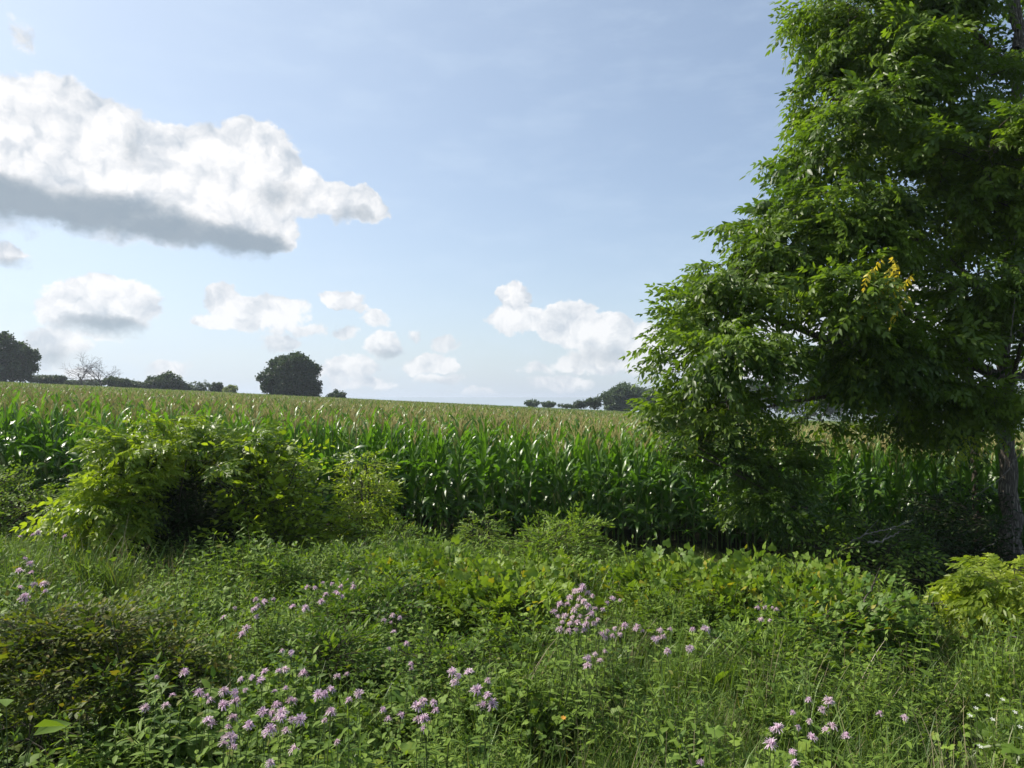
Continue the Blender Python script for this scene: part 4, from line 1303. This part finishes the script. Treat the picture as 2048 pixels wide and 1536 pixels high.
heads = [flower_head(R_(500 + k), .026 + .003 * (k % 3)).mesh('flower_head', [M_petal if k % 3 else M_petalpale, M_stem]) for k in range(6)]
headsF = [flower_head(R_(520 + k), .027).mesh('flower_head', [M_petalpale, M_stem]) for k in range(3)]
FL = {
 'lower': ('lavender bergamot in the wide patch right of the bramble', [(397,1391),(412,1397),(420,1406),(448,1387),(469,1391),(471,1408),(446,1416),(482,1363),(504,1359),(521,1365),(529,1348),(557,1346),(570,1344),(572,1380),(549,1387),(491,1384),(553,1416),(544,1432),(549,1444),(564,1431),(562,1440),(465,1442),(456,1459),(499,1455),(540,1464),(532,1472),(572,1468),(600,1444),(583,1444),(454,1479),(463,1481),(448,1494),(467,1500),(583,1408),(525,1429),(637,1395),(649,1393),(662,1384),(675,1357),(694,1352),(607,1352),(718,1391),(697,1406),(662,1431),(649,1446),(369,1350),(313,1359),(345,1395),(289,1421),(332,1416),(416,1447),(424,1455),(564,1305),(583,1309),(589,1504),(540,1532),(675,1489),(660,1430)]),
 'upper': ('pale pink bergamot in the loose drift left of the middle', [(615,1177),(630,1178),(645,1168),(512,1202),(516,1215),(546,1202),(529,1207),(508,1222),(469,1219),(448,1239),(514,1236),(493,1260),(484,1273),(643,1206),(652,1192),(671,1187),(682,1176),(676,1190),(684,1196),(705,1170),(707,1177),(694,1162),(664,1170),(585,1217),(611,1219)]),
 'small': ('pink bergamot in the small knot left of the brush pile', [(768,1244),(782,1248),(799,1238),(785,1234),(787,1267),(778,1301),(813,1291)]),
 'centre': ('mauve bergamot between the wide patch and open grass', [(821,1332),(823,1342),(905,1348),(916,1355),(909,1369),(938,1348),(975,1366),(953,1385),(974,1396),(985,1414),(963,1416),(834,1418),(846,1408),(866,1410),(871,1426),(801,1435),(834,1443),(848,1443),(848,1463),(766,1424),(776,1443)]),
 'column': ('pale pink bergamot in the dense column right of the middle', [(1165,1178),(1150,1185),(1175,1190),(1140,1198),(1160,1200),(1185,1195),(1120,1213),(1135,1212),(1155,1215),(1175,1215),(1190,1220),(1205,1222),(1108,1227),(1130,1235),(1145,1238),(1160,1236),(1175,1240),(1125,1247),(1140,1250),(1155,1250),(1172,1252),(1188,1250),(1120,1262),(1152,1262),(1168,1264),(1138,1266),(1160,1184),(1168,1206),(1148,1224),(1182,1232),(1116,1236),(1196,1242)]),
 'trail': ('faded bergamot trailing right from the dense column', [(1225,1200),(1240,1203),(1215,1208),(1215,1265),(1230,1260),(1225,1275),(1240,1272),(1205,1272),(1212,1280),(1250,1255),(1270,1262),(1285,1265),(1275,1258),(1315,1280),(1308,1283),(1325,1277),(1320,1264),(1340,1261),(1385,1262),(1410,1262),(1335,1305),(1380,1300),(1210,1306),(1175,1320),(1200,1325),(1175,1335),(1190,1312)]),
 'vine': ('faded bergamot below the green vine mound', [(1515,1218),(1530,1217),(1545,1217),(1553,1222),(1540,1243),(1522,1242)]),
 'corner': ('pink bergamot standing in grass near the bottom right', [(1617,1405),(1658,1407),(1644,1424),(1586,1430),(1619,1447),(1557,1461),(1544,1465),(1596,1459),(1664,1459),(1652,1465),(1625,1480),(1693,1478),(1542,1494),(1586,1509),(1760,1432),(1809,1440),(1401,1532),(1590,1534)]),
 'farleft': ('blurred mauve bergamot in the grass at the left edge', [(40,1075),(65,1072),(75,1068),(130,1075),(50,1120),(60,1130),(40,1145),(62,1148),(40,1178),(68,1172),(88,1172),(50,1200),(48,1197),(90,1187)]),
}
hlf = T_leaflet(1, .30, .1, .2)


def plant_frame(r, tips):
    """stem and leaves reaching the given flower tips (local coordinates)"""
    st = Geo(); lv = Geo()
    hub = np.array([np.mean([t_[0] for t_ in tips]) * .4, np.mean([t_[1] for t_ in tips]) * .4, min(t_[2] for t_ in tips) * .55])
    tube(st, bez((0, 0, -.05), hub * [.4, .4, .5], hub, 4), [.0035, .003, .003, .0026], 4, .4)
    for t_ in tips:
        mid = (hub + t_) / 2 + r.normal(0, .012, 3)
        c = bez(hub, mid, t_, 5); tube(st, c, np.linspace(.0026, .0016, 5), 4, .4)
        O, D, S = [], [], []
        for q in (1, 2, 3, 4):
            a = q * pi / 2 + r.normal(0, .3)
            for e in (0, pi):
                O.append(c[q]); D.append((cos(a + e), sin(a + e), .1 if q < 4 else -.1)); S.append(.065 if q < 4 else .032)
        stamp(lv, hlf, rand_frames(np.array(D), r, .2), np.array(O), S, r.uniform(-.2, .2, len(O)))
    O, D, S = [], [], []
    for q in np.linspace(.25, 1, 5):
        a = q * 9
        for e in (0, pi):
            O.append(hub * q); D.append((cos(a + e), sin(a + e), .15)); S.append(.075)
    stamp(lv, hlf, rand_frames(np.array(D), r, .2), np.array(O), S, r.uniform(-.2, .2, len(O)))
    return st, lv


nplants = 0
for key, (lab, pts_) in FL.items():
    rr = np.random.default_rng(abs(sum(map(ord, key))))
    todo = [np.array(p_, float) for p_ in pts_]
    rr.shuffle(todo)
    todo = list(todo)
    while todo:
        a = todo.pop()
        near = [i_ for i_, b_ in enumerate(todo) if np.hypot(*(b_ - a)) < 20][:2]
        grp = [a] + [todo[i_] for i_ in near]
        todo = [t_ for i_, t_ in enumerate(todo) if i_ not in near]
        hgt = rr.uniform(.74, .92) + (.12 if key == 'column' else 0)
        x0, y0 = on_ground(a[0], a[1], hgt)
        tips = []
        for q in grp:
            dd = y0 + rr.normal(0, .03) if q is not a else y0
            tips.append(at(q[0], q[1], dd))
        bx, by = x0 + rr.normal(0, .05), y0 + rr.normal(0, .05)
        b = np.array([bx, by, float(ground(bx, by))])
        tips = [t_ - b for t_ in tips]
        mx_, my_ = np.mean([p_[0] for p_ in pts_]), np.mean([p_[1] for p_ in pts_])
        sx_ = np.std([p_[0] for p_ in pts_]); sy_ = np.std([p_[1] for p_ in pts_])
        hpos = 'left' if a[0] < mx_ - .6 * sx_ else ('right' if a[0] > mx_ + .6 * sx_ else 'mid')
        vpos = 'far' if a[1] < my_ - .6 * sy_ else ('near' if a[1] > my_ + .6 * sy_ else '')
        side_ = {'farleft': 'far left', 'farmid': 'far', 'farright': 'far right', 'left': 'left', 'mid': 'middle', 'right': 'right', 'nearleft': 'near left', 'nearmid': 'near', 'nearright': 'near right'}[vpos + hpos]
        full = '%s %s, %s part' % (('one-headed', 'two-headed', 'three-headed')[len(tips) - 1], lab, side_)
        root = empty('bergamot_plant', tuple(b), full, 'wildflower', {'lower': 'bergamots of the wide bottom patch', 'upper': 'bergamots of the loose drift', 'small': 'bergamots of the small knot', 'centre': 'bergamots scattered at the bottom', 'column': 'bergamots of the dense column', 'trail': 'bergamots trailing from the column', 'vine': 'bergamots below the vine mound', 'corner': 'bergamots in the grass near the bottom right', 'farleft': 'bergamots at the left edge'}[key])
        st, lv = plant_frame(rr, tips)
        mesh_obj('stem', st.mesh('stem', [M_stem]), root)
        mesh_obj('leaves', lv.mesh('leaves', [M_herb]), root)
        for t_ in tips:
            pool = headsF if (key in ('column', 'trail', 'vine') and rr.random() < .6) else heads
            h_ = mesh_obj('flower_head', pool[rr.integers(len(pool))], root)
            h_.location = t_ + [0, 0, .008]
            h_.rotation_euler = (rr.normal(0, .25), rr.normal(0, .25), rr.uniform(0, 6))
            s_ = rr.uniform(.55, 1.05) * (1.2 if key in ('column', 'trail', 'upper') else (1.6 if key == 'farleft' else 1.0))
            h_.scale = (s_, s_, s_)
        nplants += 1
print('bergamots', nplants)

# ================================================================== dead wood
def branch(name, label, cat, pts, rad, mat, r, twigs=4, tl=.3, group=None):
    P = np.array(pts); b = P[0].copy()
    t = np.linspace(0, len(P) - 1, (len(P) - 1) * 6 + 1)
    sp_ = np.stack([np.interp(t, np.arange(len(P)), P[:, c]) for c in range(3)], -1)
    for _ in range(4): sp_[1:-1] = (sp_[:-2] + 2 * sp_[1:-1] + sp_[2:]) / 4
    sp_[1:-1] += r.normal(0, rad * .5, sp_[1:-1].shape)
    g = Geo(); tube(g, sp_ - b, np.linspace(rad, rad * .3, len(sp_)), 7)
    for k in range(twigs):
        i_ = r.integers(len(sp_) // 4, len(sp_) - 1)
        d = sp_[min(i_ + 2, len(sp_) - 1)] - sp_[i_ - 1]; d /= max(np.linalg.norm(d), 1e-6)
        e = d * tl * .8 + r.normal(0, .35, 3) * tl
        tube(g, bez(sp_[i_], sp_[i_] + e * .5 + r.normal(0, .04, 3) * tl, sp_[i_] + e, 5) - b, np.linspace(rad * .4, rad * .12, 5), 4)
    o = mesh_obj(name, g.mesh(name, [mat], True), label=label, cat=cat, group=group)
    o.location = b
    return o


DW = 'dead branches among the weeds'
rb = R_(77)
branch('dead_branch', 'dark fallen branch above the brush pile hollow', 'branch', limb((820, 1150, 7.9), (880, 1165, 7.8), (935, 1190, 7.5), (955, 1205, 7.4)), .018, M_twig, rb, 2, .3, DW)
branch('dead_branch', 'curved dark dead branch rising before the vine tangle', 'branch', limb((1670, 1275, 6.7), (1710, 1235, 6.8), (1735, 1190, 6.9), (1750, 1165, 7.0)), .013, M_twig, rb, 4, .35, DW)
branch('dead_branch', 'pale thin dead branch slanting right from the vine tangle', 'branch', limb((1690, 1268, 6.7), (1750, 1235, 6.9), (1810, 1212, 7.1), (1930, 1200, 7.3)), .008, M_dead, rb, 4, .3, DW)
branch('dead_branch', 'grey bare branch drooping left from the foot of the walnut trunk', 'branch', limb((2000, 1075, 12.1), (1965, 1100, 11.6), (1925, 1118, 11.2), (1865, 1140, 10.8)), .014, M_dead, rb, 6, .5, DW)
branch('dead_branch', 'grey bare branch reaching right above the shaded scrub', 'branch', limb((1700, 1085, 10.3), (1740, 1065, 10.3), (1780, 1058, 10.2), (1825, 1040, 10.2)), .016, M_dead, rb, 4, .35, DW)
branch('dead_branch', 'short crooked pale branch lying in the shaded scrub', 'branch', limb((1735, 1085, 10.0), (1765, 1083, 10.0), (1790, 1068, 10.0), (1800, 1062, 10.0)), .016, M_dead, rb, 1, .2, DW)
branch('dead_branch', 'thin dead twig under the sprout at the right edge', 'branch', limb((1995, 1262, 6.5), (2030, 1275, 6.4), (2080, 1290, 6.3)), .010, M_dead, rb, 2, .2, DW)
branch('dead_branch', 'slender bare branch hanging beside the walnut trunk', 'branch', limb((2030, 590, 10.5), (2026, 640, 10.5), (2018, 690, 10.5)), .009, M_dead, rb, 3, .3, DW)
branch('dead_branch', 'thin bare branch curving down against the lower walnut trunk', 'branch', limb((2046, 900, 11.9), (2000, 960, 11.8), (1960, 985, 11.7), (1930, 1000, 11.6)), .008, M_dead, rb, 5, .4, DW)
branch('bramble_cane', 'long thin arching cane over the weeds beside the bramble', 'bramble cane', limb((255, 1340, 4.6), (310, 1298, 4.7), (365, 1272, 4.8), (420, 1268, 4.9)), .004, M_stem, rb, 3, .12)
for k in range(9):
    a = G(850 + 24 * k + rb.normal(0, 10), 1292 + rb.normal(0, 5), .18)
    p = a + [0, 0, .15 + .12 * rb.random()]
    d = np.array([rb.uniform(.3, .7) * (1 if rb.random() < .75 else -1), rb.normal(0, .2), rb.normal(.02, .08)])
    branch('brush_stick', 'grey dead stick of the brush pile in the dark hollow', 'stick', [p, p + d * .5 + [0, 0, .03], p + d], .008, M_dead, rb, 3, .25, 'sticks of the brush pile')

# ================================================================== odd small flowers and big leaves
def small_flower(name, label, px, py, hgt, mat, R, seed, group=None, petals=8):
    rr = R_(seed)
    x0, y0 = on_ground(px, py, hgt)
    z0 = float(ground(x0, y0))
    root = empty(name, (x0, y0, z0), label, 'wildflower', group)
    g = Geo(); tube(g, bez((0, 0, -.03), (.02, 0, hgt * .5), (0, 0, hgt), 5), [.003, .0026, .0022, .002, .0018], 4, .4)
    for q in (.3, .5, .7):
        stamp(g, hlf, rand_frames(rr.normal(0, 1, (3, 3)) * [1, 1, .3], rr, .3), np.tile([0, 0, hgt * q], (3, 1)), [.06] * 3)
    mesh_obj('stem', g.mesh('stem', [M_stem]), root)
    g = Geo(); pt = T_leaflet(1, .5, .1, .15, wide=.6)
    a = np.arange(petals) / petals * 2 * pi + rr.normal(0, .1, petals)
    stamp(g, pt, frames(np.column_stack([np.cos(a), np.sin(a), np.full(petals, .35)])), np.zeros((petals, 3)), np.full(petals, R), rr.uniform(-.3, .3, petals))
    h_ = mesh_obj('flower_head', g.mesh('flower_head', [mat]), root); h_.location = (0, 0, hgt); h_.rotation_euler = (.4, 0, 0)


small_flower('orange_flower', 'small orange flower alone low in the grass at the bottom centre', 1127, 1436, .55, M_orange, .017, 1)
for k, (px_, py_) in enumerate([(1952, 1418), (1975, 1392), (2005, 1400), (2030, 1425), (1960, 1495), (2040, 1455), (1985, 1440), (1940, 1432)]):
    small_flower('white_flower', 'tiny white wildflower in the grass near the bottom right edge', px_, py_, .5, M_white, .016, 10 + k, 'tiny white wildflowers at the right edge', 5)


def big_leaf(label, px, py, hgt, L, mat, seed, n=6):
    rr = R_(seed)
    x0, y0 = on_ground(px, py, hgt)
    root = empty('broadleaf_weed', (x0, y0, float(ground(x0, y0))), label, 'weed')
    st = Geo(); lv = Geo(); lt = T_leaflet(1, .55, .16, .25, wide=.4)
    for k in range(n):
        a = k * 2.4 + rr.normal(0, .2); tip = np.array([cos(a) * .09, sin(a) * .09, hgt * rr.uniform(.75, 1.0)])
        tube(st, bez((0, 0, -.03), (tip[0] * .3, tip[1] * .3, tip[2] * .7), tip, 5), .0025, 4, .5)
        stamp(lv, lt, frames(np.array([[cos(a), sin(a), .15]]), roll=rr.normal(0, .3, 1)), tip[None], [L * rr.uniform(.8, 1.1)], [rr.uniform(-.2, .2)])
    mesh_obj('stem', st.mesh('stem', [M_stem]), root); mesh_obj('leaves', lv.mesh('leaves', [mat]), root)


big_leaf('yellow green broadleaf weed at the bottom edge below the flower patch', 700, 1512, .55, .13, M_sprout, 3)
big_leaf('pale green broadleaf weed at the bottom edge, right of the yellow green one', 790, 1520, .5, .12, M_herb, 4)
big_leaf('large leaved weed in the middle of the lavender flower patch', 440, 1365, .62, .13, M_herb, 5, 5)
big_leaf('broad pale leaf cluster left of the bramble at the left edge', 22, 1395, .85, .16, M_herb, 6, 5)

# ================================================================== summer haze over the field
import bmesh
bm = bmesh.new(); bmesh.ops.create_cube(bm, size=1.0)
me = bpy.data.meshes.new('haze'); bm.to_mesh(me); bm.free()
hz_o = mesh_obj('haze', me, kind='stuff')
hz_o.scale = (17000, 10400, 112); hz_o.location = (0, 2500, -30)
hm = bpy.data.materials.new('haze_air'); hm.use_nodes = True
ht = hm.node_tree; ht.nodes.clear(); HN = NT(ht)
pv = HN.n('ShaderNodeVolumePrincipled'); pv.inputs['Density'].default_value = HAZE
pv.inputs['Color'].default_value = (.80, .88, 1.0, 1); pv.inputs['Anisotropy'].default_value = .2
ho = HN.n('ShaderNodeOutputMaterial'); ht.links.new(pv.outputs[0], ho.inputs['Volume'])
me.materials.append(hm)
